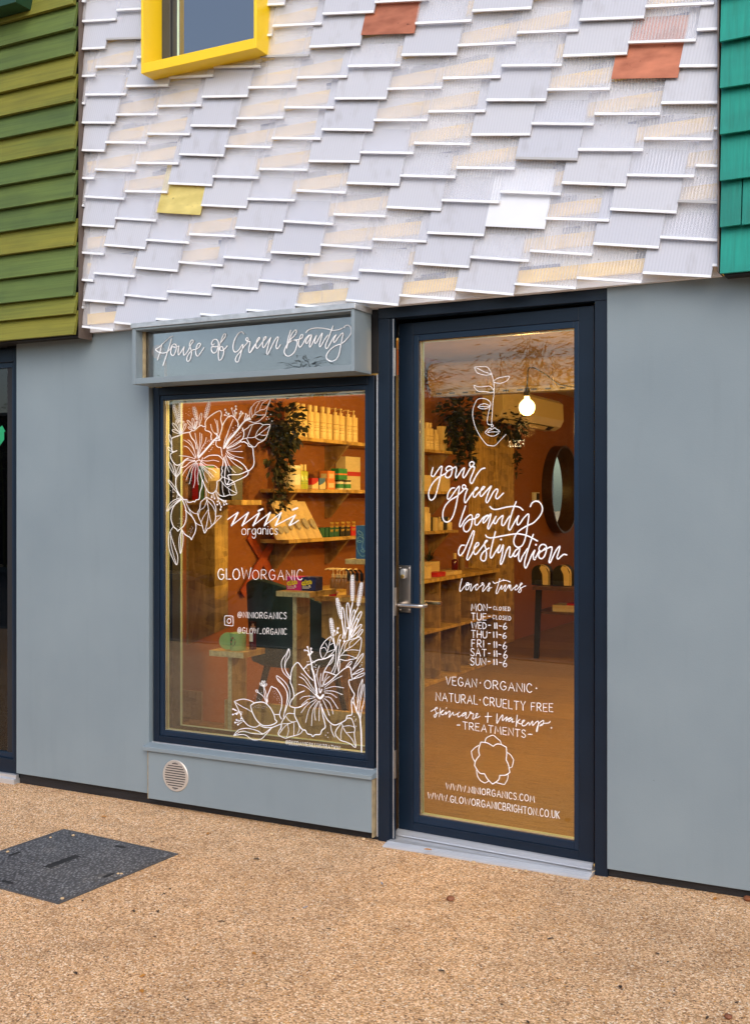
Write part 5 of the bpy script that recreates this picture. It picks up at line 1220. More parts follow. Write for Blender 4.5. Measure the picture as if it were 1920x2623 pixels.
ink = win_ink()
ink.data(640, 1420, 4.34, '''
1.3 455 1332 465 1290 480 1250 530 1203 580 1260 640 1340 702 1402
1.3 458 1335 450 1420 462 1450 480 1510 490 1580 462 1620 445 1660 450 1690 510 1705 570 1690 640 1642
1.2 490 1580 540 1545 605 1518
1.3 600 1272 640 1230 660 1225 720 1190 760 1172 800 1168 870 1145 932 1118 880 1210 822 1310 805 1405
1.2 822 1308 870 1312 960 1345
1.3 830 1452 900 1400 1000 1310 1060 1265 1112 1256 1125 1330 1135 1390 1100 1400 1105 1450 1140 1520 1160 1555 1150 1590
1.3 1155 1580 1130 1625 1130 1700 1132 1780 1080 1795 1065 1840 1000 1878 935 1897 870 1850 830 1780 800 1700
1.3 500 1712 498 1790 530 1860 560 1920 590 1952 615 1955 640 1995 680 2005 700 2026 725 2005 780 2000 800 1955 835 1925 832 1880 808 1780 790 1665
.75 745 1540 690 1470 630 1380 570 1325
.75 735 1545 660 1470 600 1390 550 1362
.75 725 1560 660 1500 600 1460 540 1445
.75 720 1580 650 1575 590 1585 557 1612
.75 725 1590 650 1610 610 1640 575 1675
.75 735 1610 640 1670 570 1760
.75 745 1620 660 1720 620 1870
.75 760 1630 700 1740 685 1905
.75 770 1630 720 1740 730 1845
.75 780 1630 770 1740 770 1850
.75 810 1615 850 1700 885 1793
.75 825 1600 890 1660 925 1775
.75 835 1585 900 1600 978 1717
.75 830 1540 900 1550 965 1592
.75 825 1520 920 1520 1030 1560
.75 825 1500 930 1470 1045 1485
.75 830 1480 930 1400 1025 1350
.75 810 1470 840 1400 885 1357
.75 800 1470 830 1390 860 1328
.75 790 1470 780 1400 792 1320
.75 775 1480 745 1340 772 1237
.75 750 1500 720 1420 735 1330
2.6 745 1545 728 1440 712 1340 690 1270
1.8 692 1275 680 1190 662 1120
1.2 662 1125 645 1075 610 1068
1.2 662 1120 645 1035
1.2 668 1120 680 1048
1.2 668 1120 692 1085
. 2.7 642 1030 611 1066 680 1047 692 1085 650 1115
. 1.2 640 1195 660 1190 700 1185 720 1205 735 1230 730 1255 735 1280 710 1300 640 1220 630 1240 635 1265 650 1290 690 1200 715 1250
3.2 735 1560 780 1600 815 1565
1.6 770 1490 780 1540 800 1500
1.0 985 1160 1020 1040 1060 970 1130 945 1232 925 1225 1060 1182 1150 1110 1170 1060 1180 985 1160
.8 985 1157 1060 1070 1150 1010 1232 928
.7 1045 1085 1060 1010 1102 948
.7 1105 1042 1112 980 1180 932
.7 1062 1070 1140 1062 1225 1068
.7 1012 1122 1090 1122 1190 1158
1.0 902 910 830 970 782 1060 800 1150 852 1152 950 1052 930 980 902 910
.7 812 1160 860 1080 882 1000 902 912
.7 860 1080 830 1035 785 1052
.7 870 1042 840 985
.7 862 1088 950 1052
.7 882 1010 930 985
.9 905 1312 950 1210 960 1060 985 930 1010 890
.9 930 1332 970 1210 990 1060 1000 960
.8 880 1230 910 1200 930 1150
~.5 1138 240 1140 540
~.5 1240 325 1198 595
~.5 970 498 1022 740
~.5 900 722 928 930
1.6 1140 540 1112 680 1106 860 1100 945
1.3 1198 595 1145 720 1112 900
1.6 1022 740 1040 860 1030 932
1.5 928 930 948 1050
O1.1 1060 930 1028 590 3.6
O1.1 1106 850 1085 540 4
O1.1 1120 800 1160 618 3.4
O1.1 1110 900 1237 637 4
O1.1 1112 940 1195 715 3.6
O1.1 1120 935 1237 780 3.6
O1.0 1182 935 1250 835 3
O1.0 1135 1290 1258 1105 3.2
O1.0 1135 1340 1262 1272 3
O1.0 1140 1388 1280 1322 3
O1.0 985 1310 990 1170 2.4
O1.0 1062 1262 1132 1190 2.6
. 3 978 822 975 870 940 850 1002 957 1048 965 1086 818 1110 860
.8 978 822 950 900
.8 1002 957 985 1000
.8 1086 820 1050 940 1048 965
.95 450 1392 372 1310 350 1220 365 1160 402 1110 432 1050 442 1120 400 1200 395 1280 455 1372
.8 432 1062 388 1200 402 1300 452 1385
.95 372 1822 400 1690 422 1570 380 1470 312 1400 300 1350 380 1410 436 1500 442 1600 400 1722 372 1800
.8 312 1380 400 1500 412 1620 372 1800
1.25 190 1672 195 1580 225 1500 240 1468 262 1480 302 1502 350 1590 352 1690 330 1780 352 1832
1.25 8 1680 60 1650 150 1645 222 1700 270 1790 280 1835 300 1862 240 1897 150 1902 80 1850 30 1760 8 1680
1.0 275 1780 330 1780
.85 185 1655 150 1580 85 1530
O.9 92 1535 68 1510 2.6
.85 192 1650 165 1560 152 1475
.85 200 1640 185 1560 158 1470
O.8 150 1470 108 1430 1.8
O.8 152 1468 138 1405 1.8
O.8 155 1468 165 1405 1.8
O.8 158 1470 190 1440 1.8
1.0 -172 1635 -110 1615 -60 1610 10 1628 52 1655
1.0 -172 1635 -120 1740 -80 1830 -20 1900 60 1922 112 1892
.8 -165 1642 -90 1690 -30 1720 22 1752
1.0 -180 2015 -120 1950 -20 1935 80 1960 150 1992 240 1930 330 1892
1.0 -180 2015 -60 2005 30 2060 120 2055 180 2000 240 1932
.8 -170 2010 -80 1965 20 1990 145 2000
1.0 100 1895 170 1925 260 1920 342 1885
. 2.6 -184 1720 -162 1730 -187 1780 -147 1775 -97 1775 -147 1840 -162 1870 -132 1892 -97 1825
.8 -180 1722 -130 1745 -82 1755
.8 -185 1780 -130 1755
.8 -147 1775 -110 1755
.8 -147 1842 -90 1850 -58 1860
.8 -160 1870 -110 1860
.8 -130 1892 -90 1868
1.0 490 1772 420 1770 382 1822 352 1870 350 1920 325 1960 318 2005 380 2040 412 2042 450 2025 490 2018 560 1992 588 1952
.8 322 2000 400 1902 490 1862 530 1852
.7 352 1962 346 1892 432 1880
.7 420 1892 430 1960 410 2032
.7 490 1872 490 1960 486 2020
.7 540 1882 550 1940 530 1990
.7 402 1802 440 1850 492 1866
1.0 1082 1822 1130 1830 1165 1932 1160 2000 1175 2142 1120 2110 1080 2090 1000 2062 952 2002 960 1952 1012 1882
.8 1020 1880 1060 1970 1130 2050 1175 2140
.7 1030 1902 1012 1990 1012 2052
.7 1070 1982 1162 1975
.7 1042 1912 1110 1905 1168 1925
.9 895 1895 910 1970 942 2032
2.0 1240 2196 1236 2000 1226 1850
1.2 1226 1850 1200 1760 1170 1690 1140 1640
1.0 1222 1832 1215 1700 1250 1520 1270 1445 1272 1600 1242 1730 1226 1850
1.0 1192 1650 1208 1500 1252 1388 1232 1520 1200 1650 1190 1720
1.0 1215 1800 1180 1740 1160 1660 1150 1590
. 1.2 1245 1200 1240 1230 1225 1248 1157 1803 1178 1833 1171 1851 1181 1910 866 1983 842 2010 866 2032
. .75 262 1522 280 1518 290 1540 300 1560 275 1550 310 1580 320 1600 300 1605 335 1620 330 1650 272 1585 305 1620 130 1535 60 1565 78 1585 98 1600 42 1600 72 1630 112 1615 80 1680 100 1675 120 1680 140 1690 160 1690 105 1700 130 1705 90 1700 150 1710 170 1695 70 1705 190 1700 60 1690 45 1700
''')
part(ink.mb, 'flower_drawing', WHITE_INK, win)

# ---------- door lettering
DOFF = -.0233
def door_ink(): return Ink(lambda u, v: PD(u, v, DOFF), lambda a, b, o: D3(a, DOFF + o, b))
ink = door_ink()
# note: leaf w runs from the hinge (right) to the left, handled by PD
ink.data(1180, 920, 9.407, '''
.75 730 360 690 260 640 200 570 182 340 185 345 250 375 310 420 345 510 370 600 390 660 382 738 368
.75 345 205 400 222 460 255 570 310 650 330 725 360
.75 735 340 775 500 795 650 790 850 765 1050 750 1300 738 1540 775 1600 760 1632 728 1620 728 1590 740 1572
.75 735 1575 690 1578 650 1568 630 1500 650 1350 690 1180 712 1080 680 1010 600 962 490 945 400 970 340 1060 285 1230 285 1400 340 1620 430 1810 540 1970 610 2050 650 2075 760 2090 830 2075 940 1960 1080 1815
.75 785 532 830 490 880 460 1000 432 1150 410 1165 430 1140 480 1090 530 1000 570 920 585 840 570 790 555
.75 790 762 740 685 680 650 560 660 450 668 380 655 310 632 330 690 370 740 430 775 570 780 650 795 720 806 790 792
.75 405 1155 470 1095 570 1075 630 1095 690 1140 420 1142
.75 405 1155 470 1190 560 1200 630 1180 690 1150
.75 760 1690 805 1652 850 1680 930 1750 780 1752 640 1765 680 1722 740 1695 715 1668 660 1680 610 1725 582 1770 620 1805 680 1840 760 1855 830 1838 905 1785''')
part(ink.mb, 'face_drawing', WHITE_INK, leaf); ink = door_ink()
ink.data(1080, 1160, 6.354, '''
1.7 180 240 160 310 152 360 168 382 195 378 240 310 300 228 325 222 322 260 305 360 260 560 210 720 150 770 112 722 115 620 180 490 270 400 370 345 420 300
1.7 470 265 415 297 388 262 428 220 480 230 492 280 470 370 422 406 383 385 390 335 430 290 490 262 545 228 560 275 545 360 555 406 590 370 640 290 690 243 682 300 665 370 680 406 720 360 780 260 842 190 840 158 810 145 775 170 782 215 820 228 855 235 830 320 785 430 790 488 820 490 870 390 940 290 985 258 1025 250
1.7 530 572 480 580 430 650 413 725 430 755 470 720 540 620 600 545 607 580 580 720 545 900 490 1060 420 1125 355 1100 338 1000 370 880 450 780 560 710 640 640 702 575 712 545 690 522 662 535 655 565 680 590 735 590 705 680 690 770 708 812 760 740 830 640 890 592 912 570 880 568 840 640 832 700 860 722 920 650 1000 582 1018 555 985 558 950 630 943 690 970 707 1030 640 1125 540 1080 650 1040 770 1055 812 1090 770 1160 640 1215 588 1233 620 1200 700 1212 747 1250 730 1325 655''')
ink.data(1140, 1260, 4.859, '''
1.7 250 175 200 320 175 410 190 432 240 350 300 290 332 300 330 380 310 450 270 495 232 480 230 420 290 352 370 332 412 305 417 282 390 285 370 340 368 400 395 412 430 370 470 320 522 290
1.7 545 290 500 310 468 360 475 387 512 350 565 275 545 370 525 440 537 462 565 415 630 302 608 350 605 390 628 390 660 340 715 295 702 360 702 412 728 412 765 350 800 300
1.7 880 120 830 250 790 400 783 455 802 476 830 430 880 340 912 295 890 360 895 407 922 400 970 330 1020 280 1037 290 1020 420 1000 550 960 660 905 690 860 660 853 590 900 500 1000 430 1100 380 1180 290 1206 210 1180 140 1130 115 1080 135 1055 185
1.7 553 182 585 213 640 218 750 192 850 180 920 192 965 228
1.7 240 665 195 670 165 730 168 780 195 787 240 720 310 560 345 488 357 505 330 620 290 740 265 828 282 845 320 790 370 700 410 662 412 635 385 640 358 700 355 760 380 777 430 720 490 640 522 608 505 606 485 650 502 710 510 780 495 850 460 857 438 820 470 750 545 697
1.7 622 495 590 620 560 760 560 815 582 815 620 750 680 660 655 720 655 757 682 740 720 660 705 780 683 870 692 902 720 850 760 730 798 682 802 740 793 800 817 812 850 760
1.7 912 705 870 730 848 790 870 802 910 750 928 700 912 780 910 840 932 866 960 800 1020 705
1.7 1092 530 1040 680 990 850 983 920 1000 947 1030 890 1070 790 1112 725 1092 785 1095 828
1.5 1095 838 1108 846 1118 838
. 2.5 693 592 1127 658
1.7 1120 822 1165 735
1.7 1240 700 1190 742 1163 710 1190 660 1240 660 1257 710 1230 800 1190 832 1158 800 1178 750 1250 712 1322 688 1310 780 1288 860 1300 882 1330 820 1380 720 1422 678 1410 740 1388 810 1402 836 1440 800 1475 778 1510 785
1.7 500 538 520 563 580 572 700 550 850 525 930 525 1030 550 1145 612''')
ink.data(1160, 1460, 6.883, '''
1.0 155 150 120 300 118 375 145 362 190 300 240 250
1.0 265 245 232 272 232 235 270 228 278 290 255 345 223 342 228 290 270 265 318 250 303 330 315 372 350 310 400 262 432 270 428 248 402 268 393 340 415 352 460 300 528 250 528 228 505 232 512 262 548 270 522 330 520 382 550 350 600 290 648 250 640 228 618 260 635 320 630 368 603 362 620 330 678 310
1.0 820 155 780 300 753 390 768 420 800 370 855 268 845 330 862 340 890 300 925 262 905 340 915 377 950 310 985 262 980 325 1000 270 1012 262 1010 330 1025 362 1060 320 1110 292 1130 280 1115 263 1090 300 1088 345 1110 352 1160 300 1215 240 1195 233 1173 290 1195 350 1180 392 1148 387 1170 340 1230 300 1280 280
1.0 700 205 730 237 800 210 880 185 950 190 1005 215
. 1.4 885 168''')
part(ink.mb, 'lettering', WHITE_INK, leaf, label='brush script lettering on the door glass'); ink = door_ink()
def hours(row, y, h, ya, label):
    text(ink, 1160, 1460, 6.883, label, *row, h, h, 1.15, .2)
text(ink, 1160, 1460, 6.883, 'MON', 320, 714, 597, 720, 118, 118, 1.2, .2)
text(ink, 1160, 1460, 6.883, 'TUE', 320, 880, 580, 886, 122, 118, 1.2, .2)
text(ink, 1160, 1460, 6.883, 'WED', 322, 1025, 580, 1040, 112, 112, 1.2, .2)
text(ink, 1160, 1460, 6.883, 'THU', 320, 1185, 592, 1202, 122, 122, 1.2, .2)
text(ink, 1160, 1460, 6.883, 'FRI', 327, 1352, 535, 1364, 128, 122, 1.2, .3)
text(ink, 1160, 1460, 6.883, 'SAT', 310, 1510, 582, 1524, 130, 125, 1.2, .2)
text(ink, 1160, 1460, 6.883, 'SUN', 305, 1675, 572, 1677, 130, 118, 1.2, .2)
text(ink, 1160, 1460, 6.883, 'CLOSED', 708, 700, 1000, 722, 58, 66, .8, .32)
text(ink, 1160, 1460, 6.883, 'CLOSED', 695, 862, 1013, 888, 66, 70, .8, .32)
for y, a in ((662, ((625, 0), (667, 0))), (818, ((622, 0), (655, 0))), (975, ((620, 0), (657, 0))), (1106, ((622, 0), (656, 0))), (1300, ((615, 0), (650, 0))), (1470, ((618, 0), (650, 0))), (1613, ((612, 0), (652, 0)))):
    ink.stroke([(1160 + p[0] / 6.883, 1460 + y / 6.883) for p in a], 1.15, smooth=False)
for (y0, y1, xa, xb, yd, d0, d1, x6, ya, yb4) in ((935, 1033, 730, 768, 985, 808, 852, 878, 935, 1042), (1090, 1193, 713, 768, 1140, 803, 850, 870, 1105, 1206), (1265, 1367, 722, 765, 1320, 800, 842, 875, 1270, 1392), (1425, 1527, 723, 767, 1478, 795, 840, 885, 1425, 1556), (1575, 1670, 718, 768, 1630, 815, 858, 878, 1580, 1705)):
    for x in (xa, xb): ink.stroke([(1160 + (x - 2) / 6.883, 1460 + y0 / 6.883), (1160 + (x + 2) / 6.883, 1460 + y1 / 6.883)], 1.2, smooth=False)
    ink.stroke([(1160 + d0 / 6.883, 1460 + yd / 6.883), (1160 + d1 / 6.883, 1460 + (yd + 6) / 6.883)], 1.1, smooth=False)
    text(ink, 1160, 1460, 6.883, '6', x6, yb4, x6 + 66, yb4, yb4 - ya, yb4 - ya, 1.15)
part(ink.mb, 'lettering', WHITE_INK, leaf, label='opening hours lettered on the door glass'); ink = door_ink()
text(ink, 1080, 1710, 4.589, 'VEGAN', 282, 200, 642, 235, 92, 98, 1.2, .2)
text(ink, 1080, 1710, 4.589, 'ORGANIC', 735, 242, 1292, 292, 100, 96, 1.2, .2)
ink.data(1080, 1710, 4.589, '. 1.8 687 180 1345 243 683 380')
text(ink, 1080, 1710, 4.589, 'NATURAL', 165, 385, 652, 432, 96, 100, 1.2, .2)
text(ink, 1080, 1710, 4.589, 'CRUELTY', 722, 437, 1212, 505, 96, 102, 1.2, .2)
text(ink, 1080, 1710, 4.589, 'FREE', 1284, 500, 1538, 522, 92, 92, 1.2, .24)
text(ink, 1080, 1710, 4.589, 'TREATMENTS', 480, 720, 1216, 825, 84, 88, 1.15, .2)
ink.data(1080, 1710, 4.589, '''
L1.2 412 676 445 677
L1.2 1250 784 1293 786
.95 108 515 145 492 182 482 178 468 158 475 155 500 172 545 155 585 140 568 165 545 195 530
.95 216 475 205 577
.95 210 532 255 500 225 538 245 556 285 520 278 553 312 520 330 515 318 585 345 550 367 525 370 560 410 545 445 523 422 540 425 580 455 567 482 545 520 528 482 540 475 572 510 548 522 528 512 590 535 590 565 540 582 528 562 520 570 540 605 545 593 602 615 600 645 562 656 540 634 545 640 592 682 570
. 1.5 288 475
L1.1 775 530 770 645
L1.1 742 576 818 575
1.1 882 545 880 655 912 600 948 558 945 622 968 605 1000 580 985 630 1012 602 1050 588 1020 610 1022 636 1062 600 1055 640 1085 635
1.1 1118 560 1105 690 1118 640 1152 608 1125 640 1160 662 1205 622 1180 628 1178 680 1212 680 1252 645 1262 677 1298 630 1300 680 1342 640 1368 638 1352 752 1343 738 1372 660 1425 622 1418 670 1382 686 1420 660 1490 650 1505 630
. 1.9 1520 708''')
part(ink.mb, 'lettering', WHITE_INK, leaf, label='lettering about vegan treatments on the door glass'); ink = door_ink()
text(ink, 1080, 1860, 4.347, 'WWW.NINIORGANICS.COM', 268, 702, 1250, 848, 66, 74, 1.05, .24)
text(ink, 1080, 1860, 4.347, 'WWW.GLOWORGANICBRIGHTON.CO.UK', 66, 805, 1530, 1033, 70, 82, 1.05, .24)
part(ink.mb, 'lettering', WHITE_INK, leaf, label='two web addresses lettered on the door glass'); ink = door_ink()
ink.data(1080, 1860, 4.347, '''
1.2 655 178 720 185 760 205 793 225
1.2 793 225 830 200 880 205 938 235
1.2 938 235 942 310 936 375
1.2 936 375 962 430 970 480 978 515
1.2 978 515 930 545 865 548
1.2 865 548 850 600 785 645
1.2 785 645 730 590 695 530
1.2 695 530 640 520 585 438
1.2 585 438 600 380 642 325
1.2 642 325 630 265 655 178
1.0 700 182 712 140 740 118 793 103 840 140 870 165 882 205
1.0 945 293 985 320 1020 375
1.0 1020 375 1008 430 1000 455 975 465
1.0 958 540 950 595 918 650
1.0 918 650 870 640 820 626
1.0 606 490 618 555 650 605
1.0 650 605 700 632 742 610
1.0 632 215 590 240 550 280
1.0 550 280 560 340 587 395''')
part(ink.mb, 'lotus_drawing', WHITE_INK, leaf)

# ---------- yellow script on the two boxes, line face on the blue box
for nm, ox in (('magenta', 0), ('navy', 0)):
    t = DEO[nm]; yf = 5.3798
    ik = Ink(lambda u, v: (P(u, v, yf).x, P(u, v, yf).z), lambda a, b, o: (a, yf - o, b)); dx = 0 if nm == 'magenta' else 237
    ik.data(700, 1380, 6.354, '''
2.3 %d 705 %d 715 %d 745 %d 752 %d 730 %d 670 %d 740 %d 752
2.2 %d 725 %d 700 %d 690 %d 710 %d 742 %d 730
2.2 %d 690 %d 685 %d 715 %d 730 %d 700 %d 690''' % tuple(dx + k for k in (262, 235, 235, 255, 270, 285, 272, 290, 300, 325, 318, 300, 318, 340, 362, 350, 352, 378, 380, 362)))
    part(ik.mb, 'lettering', YEL, t)
    ik = Ink(ik.a, ik.b); ik.data(700, 1380, 6.354, 'L1.0 %d 784 %d 788\nL.7 %d 806 %d 808\n. 3 %d 765' % tuple(dx + k for k in (232, 372, 232, 345, 352))); part(ik.mb, 'small_print', WHT, t)
yf = 5.8198
ik = Ink(lambda u, v: (P(u, v, yf).x, P(u, v, yf).z), lambda a, b, o: (a, yf - o, b))
ik.data(700, 1380, 6.354, '''
.7 1385 -85 1370 -110 1395 -130 1440 -95 1455 -60 1400 -70 1385 -85
.7 1450 -60 1465 20 1450 80 1440 140 1462 165 1465 172
.7 1470 0 1400 -40 1362 20 1350 90 1372 190 1415 265 1450 285 1500 270
.7 1365 45 1395 25 1440 45 1400 60 1365 45
.7 1420 190 1445 178 1470 188 1500 195 1470 215 1440 212 1420 190''')
part(ik.mb, 'line_drawing', col('pale_blue_ink', (.30, .62, .72)), BLUEBOX)
# ================================================================== on the paving
STEEL_D = M('dull_cover_frame', (.10, .10, .105), .6, .3, noise=.25, nscale=20)
cv = thing('access_cover', 'square dark chequered steel access cover set in the gravel paving', 'manhole cover', (-3.47, 3.7, 0))
CB, CR_, CF_ = Vector((-3.813, 4.082, 0)), Vector((-3.093, 4.034, 0)), Vector((-3.131, 3.322, 0)); CL_ = CB + CF_ - CR_
def cvp(a, b, z): p = CB + (CR_ - CB) * a + (CL_ - CB) * b; return (p.x, p.y, z)
cm = MB(tf=lambda a, b, z: cvp(a, b, z)); cm.box(.018, .982, .018, .982, -.02, .006); part(cm, 'plate', PLATE, cv, .002)
cm = MB(tf=lambda a, b, z: cvp(a, b, z)); cm.box(-.004, .012, -.004, 1.004, -.02, .0045).box(.988, 1.004, -.004, 1.004, -.02, .0045).box(.012, .988, -.004, .012, -.02, .0045).box(.012, .988, .988, 1.004, -.02, .0045).box(.0125, .9875, .0125, .9875, -.0195, .002, 1); part(cm, 'frame', [STEEL_D, DARK], cv)
cm = MB(tf=lambda a, b, z: cvp(a, b, z))
def slot(a, b, la, lb, h=.0072):
    pts = []
    for k in range(16):
        t = 2 * math.pi * k / 16; ca, sa = math.cos(t), math.sin(t)
        pts.append((a + la * (abs(ca) ** .6) * (1 if ca > 0 else -1), b + lb * (abs(sa) ** .6) * (1 if sa > 0 else -1), .0062))
    cm.prism(pts, (0, 0, h - .0062))
slot(.60, .09, .045, .014); slot(.13, .54, .014, .045); slot(.92, .53, .014, .045); slot(.50, .92, .045, .014)
part(cm, 'keyhole', DARK, cv); cm = MB(tf=lambda a, b, z: cvp(a, b, z)); cm.box(.47, .53, .36, .62, .0061, .0068); part(cm, 'lifting_recess', BLACK, cv)
cm = MB(tf=lambda a, b, z: cvp(a, b, z)); cm.box(.462, .4695, .35, .63, .0061, .0078).box(.5305, .538, .35, .63, .0061, .0078); part(cm, 'recess_rim', PLATE, cv)

def leaf_thing(name, label, cat, m, group, L, W, curl):
    mb = MB(); n = 6; vs = []; fs = []
    for i in range(n + 1):
        f_ = i / n; ww = W / 2 * math.sin(math.pi * (.06 + .9 * f_)) ** .8; z = .002 + curl * math.sin(f_ * 2.4) * L
        vs += [(L * (f_ - .5), ww, z + .003), (L * (f_ - .5), 0, z), (L * (f_ - .5), -ww, z + .0025)]
    for i in range(n):
        for k in (0, 1): fs.append((i * 3 + k, i * 3 + k + 1, i * 3 + k + 4, i * 3 + k + 3))
    mb.add(vs, fs); o = part(mb, name, m, None, recalc=False); setp(o, label=label, category=cat, group=group); return o
def stone(name, label, m, group, r):
    bm = bmesh.new(); bmesh.ops.create_icosphere(bm, subdivisions=2, radius=r); rs = random.Random(3)
    for v in bm.verts: v.co *= rs.uniform(.85, 1.15); v.co.z = v.co.z * .65 + r * .6
    mb = MB(); bm.verts.ensure_lookup_table(); mb.add([tuple(v.co) for v in bm.verts], [tuple(v.index for v in f.verts) for f in bm.faces]); bm.free()
    o = part(mb, name, m, None, smooth=True); setp(o, label=label, category='pebble', group=group); return o
DKL = M('dry_brown_leaf', (.045, .022, .012), .7, noise=.3); ORL = M('dry_orange_leaf', (.50, .20, .02), .6, noise=.25); STN = M('pale_stone', (.62, .44, .25), .7, noise=.15); BRS = M('brown_stone', (.22, .075, .03), .6, noise=.2); BLB = M('blue_grey_scrap', (.20, .25, .34), .5, noise=.1)
def g0(x, y): return (x / 1.652, 1900 + y / 1.652)
def g1(x, y): return (1000 + x / 1.7957, 2100 + y / 1.7957)
a = leaf_thing('fallen_leaf', 'small dark brown leaf scrap lying flat on the gravel paving', 'leaf', DKL, 'dark leaf scraps on the paving', .036, .016, .08)
first = True
for (u, v) in (g0(645, 427), g0(1085, 500), g0(1220, 550), g0(655, 830), g0(1240, 750), g0(935, 765), g0(565, 722), g0(668, 722), g0(1390, 795), g0(140, 344), g0(795, 1095), g0(320, 985), g0(720, 625), g1(300, 550), g1(512, 855), g1(1055, 775), g1(1590, 845), g1(1455, 915), g1(1225, 620), g1(735, 552), g1(30, 505), g1(1275, 657), g1(630, 935), (420, 2291), (212, 2309), (1130, 2490)):
    p = PZ(u, v, 0); o = a if first else copy_tree(a); first = False
    o.location = (p.x, p.y, .001); o.rotation_euler = (0, 0, random.uniform(0, 6.3)); k = random.uniform(.4, .85); o.scale = (k, k, k)
b = leaf_thing('fallen_leaf', 'orange leaf scrap on the silver door threshold', 'leaf', ORL, 'orange leaf scraps', .036, .018, .05); p = PZ(1095, 2179, .022); b.location = (p.x, p.y, .023)
for (u, v, l) in ((*g0(600, 1062), 'bright orange leaf scrap in the foreground gravel below the access cover'), (*g0(1075, 902), 'orange leaf scrap in the middle of the gravel paving'), (*g0(880, 392), 'orange leaf scrap on the gravel below the window board'), (*g0(440, 322), 'orange leaf scrap on the gravel above the access cover'), (*g1(1490, 368), 'orange leaf scrap by the black plinth under the right wall'), (*g0(1110, 308), 'orange leaf scrap tucked against the plinth under the window'), (*g0(605, 997), 'reddish orange leaf scrap near the bottom left of the paving')):
    p = PZ(u, v, 0); o = copy_tree(b, (p.x, p.y, .002), random.uniform(0, 6), l); k = random.uniform(.7, .95); o.scale = (k, k, k)
s0 = stone('pebble', 'pale loose pebble on the gravel paving', STN, 'pale loose pebbles on the paving', .012); first = True
for (u, v) in (g0(65, 212), g0(1150, 395), g0(1265, 410), g1(380, 200), g1(620, 240), g1(1075, 320), g1(130, 160), g1(800, 270), (303, 2240), (312, 2240), (188, 2142), (130, 2147), (20, 2184), (160, 2304), (1010, 2178), (1212, 2218), (1320, 2235), (930, 2152)):
    p = PZ(u, v, .004); o = s0 if first else copy_tree(s0); first = False; o.location = (p.x, p.y, .004); o.rotation_euler = (0, 0, random.uniform(0, 6)); k = random.uniform(.35, .8); o.scale = (k, k, k)
o = stone('pebble', 'reddish brown pebble on the gravel in front of the door', BRS, None, .016); p = PZ(*g1(275, 372), 0); o.location = (p.x, p.y, 0)
o2 = copy_tree(o, None, 1, 'reddish brown pebble against the plinth at the right edge'); p = PZ(*g1(1640, 372), 0); o2.location = (p.x, p.y, 0)
o3 = copy_tree(o, None, 2, 'brown pebble at the bottom right of the paving'); p = PZ(*g1(1552, 915), 0); o3.location = (p.x, p.y, 0); o3.scale = (.8, .8, .8)
c = leaf_thing('plastic_scrap', 'blue grey scrap on the gravel left of the door', 'scrap', BLB, None, .034, .008, .02); p = PZ(*g0(1615, 605), 0); c.location = (p.x, p.y, .002); c.rotation_euler = (0, 0, 2.2)
p = PZ(*g0(1292, 705), 0); c2 = copy_tree(c, (p.x, p.y, .002), 1.2, 'tiny blue grey scrap in the middle of the gravel'); c2.scale = (.7, .8, .7)

# ================================================================== across the street (seen mirrored in the glass)
BAM = M('bamboo_leaf', (.085, .085, .03), .5, noise=.3, nscale=2, rnd=.45); BARK = M('bamboo_stem', (.10, .085, .03), .6, noise=.2)
def tree(x, y, h, wdt, seed, dense=1):
    rs = random.Random(seed); t = thing('bamboo_tree', 'feathery bamboo clump across the street mirrored in the shop glass', 'tree', (x, y, 0), 'bamboo clumps across the street'); st = MB(); lv = MB()
    for k in range(9):
        a = rs.uniform(0, 6.28); r0 = rs.uniform(.05, .35); b = Vector((x + r0 * math.cos(a), y + r0 * math.sin(a), 0)); hh = h * rs.uniform(.7, 1.05); lean = rs.uniform(.2, 1) * wdt
        pts = [b + Vector((lean * math.cos(a) * f_ ** 2.2, lean * math.sin(a) * f_ ** 2.2, hh * (f_ - .12 * f_ ** 4))) for f_ in [i / 8 for i in range(9)]]
        st.tube(pts, [.025 * (1 - .8 * i / 8) for i in range(9)], 6)
        for i in range(int(150 * dense)):
            f_ = rs.uniform(.3 if dense == 1 else .12, 1.0) ** (.8 if dense == 1 else 1.1); j = min(7, int(f_ * 8)); q = pts[j].lerp(pts[j + 1], f_ * 8 - j); d = Vector((rs.gauss(0, 1), rs.gauss(0, 1), rs.uniform(-.9, .4)))
            q = q + Vector((d.x, d.y, d.z * .4)) * rs.uniform(.02, .28 if dense == 1 else .42); lv.leaf(q, d, Vector((rs.uniform(-1, 1), rs.uniform(-1, 1), 1)), rs.uniform(.13, .24), rs.uniform(.02, .035), 0, rs.random())
    part(st, 'trunk', BARK, t, 0, True); part(lv, 'crown', BAM, t, recalc=False)
for i, (x, y, h, wd) in enumerate(((-19, -9.2, 4.6, 1.2), (-16.2, -9.6, 4.4, 1.1), (-13.6, -9.2, 4.5, 1.2), (-11.6, -9.6, 3.7, 1.0), (-10.2, -9.3, 4.6, 1.0), (-9.0, -9.6, 5.2, 1.0), (-7.7, -9.4, 5.4, 1.1), (-5.6, -9.3, 4.4, 1.1), (-3.6, -9.6, 4.2, 1.0))): tree(x, y, h, wd, 40 + i, 1 if x < -11.5 else 4)
bwl = thing('boundary_wall', 'dark brick wall across the street behind the bamboo', 'wall', (-10, -11, 0)); BRK = M('dark_brick', (.035, .022, .018), .8, noise=.3, nscale=9)
part(MB().box(-40, 20, -11.3, -11, 0, 3.70), 'wall', BRK, bwl); part(MB().box(-40, 20, -11.4, -10.95, 3.701, 3.78), 'coping', M('stone_coping', (.25, .23, .2), .8, noise=.2), bwl, .01)
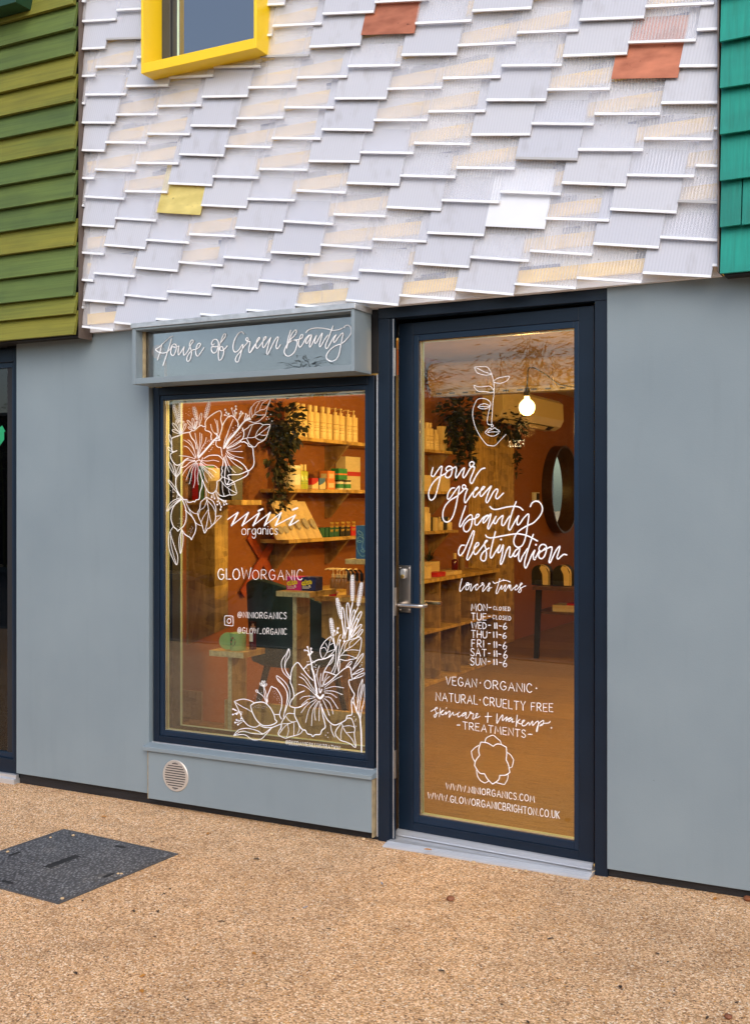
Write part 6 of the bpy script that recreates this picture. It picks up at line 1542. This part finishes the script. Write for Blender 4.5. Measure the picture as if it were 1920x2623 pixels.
# three strip heaters glowing on the wall opposite
HOT = mat_emit('glowing_tube', (1.0, .80, .45), 9.0)
for i, (x, z) in enumerate(((-13.1, 2.70), (-9.5, 2.72))):
    t = thing('strip_heater', ['glowing strip heater on the wall opposite, mirrored in the flower drawing', 'glowing strip heater on the wall opposite, mirrored in the door glass'][i], 'heater', (x, -10.4, z), 'strip heaters across the street')
    hb_ = MB(); 
    for k in range(3): hb_.box(x - .17, x + .17, -10.34, -10.31, z - .075 + k * .05, z - .045 + k * .05)
    part(hb_, 'tubes', HOT, t); part(MB().box(x - .20, x + .20, -10.42, -10.345, z - .10, z + .11).box(x - .02, x + .02, -10.9999, -10.42, z - .02, z + .02), 'housing', DARK, t, .004)

# dense dark tree added on the near kerb to block sky mirrored in the window
t = thing('sky_blocker_tree', 'unseen dark evergreen tree added behind the camera to block sky mirrored in the window', 'tree', (-7.9, -3.2, 0)); rs = random.Random(77); st = MB(); lv = MB()
st.tube([(-7.9, -3.2, 0), (-7.85, -3.2, 1.0), (-7.95, -3.15, 1.8), (-7.9, -3.2, 2.4)], [.13, .11, .08, .02], 10)
for k in range(14):
    a = rs.uniform(0, 6.28); z = rs.uniform(.7, 1.9); st.tube([(-7.9, -3.2, z), (-7.9 + .6 * math.cos(a), -3.2 + .5 * math.sin(a), z + .3), (-7.9 + 1.1 * math.cos(a), -3.2 + .9 * math.sin(a), z + .45)], [.035, .02, .008], 6)
for _ in range(3800):
    z = rs.uniform(.45, 2.5); rr_ = 1.35 * math.sin(math.pi * min(1, .18 + .78 * (z - .45) / 2.05)) ** .5; a = rs.uniform(0, 6.28); q = rr_ * math.sqrt(rs.uniform(.12, 1)); d = Vector((math.cos(a), math.sin(a), rs.uniform(-.8, .5)))
    lv.leaf(Vector((-7.9 + q * math.cos(a), -3.2 + q * .85 * math.sin(a), z + rs.gauss(0, .08))), d, Vector((rs.uniform(-1, 1), rs.uniform(-1, 1), 1)), rs.uniform(.10, .2), rs.uniform(.05, .09), 0, rs.random())
part(st, 'trunk', BARK, t, 0, True); part(lv, 'crown', M('dark_evergreen_leaf', (.02, .028, .012), .6, noise=.3, nscale=3, rnd=.4), t, recalc=False)
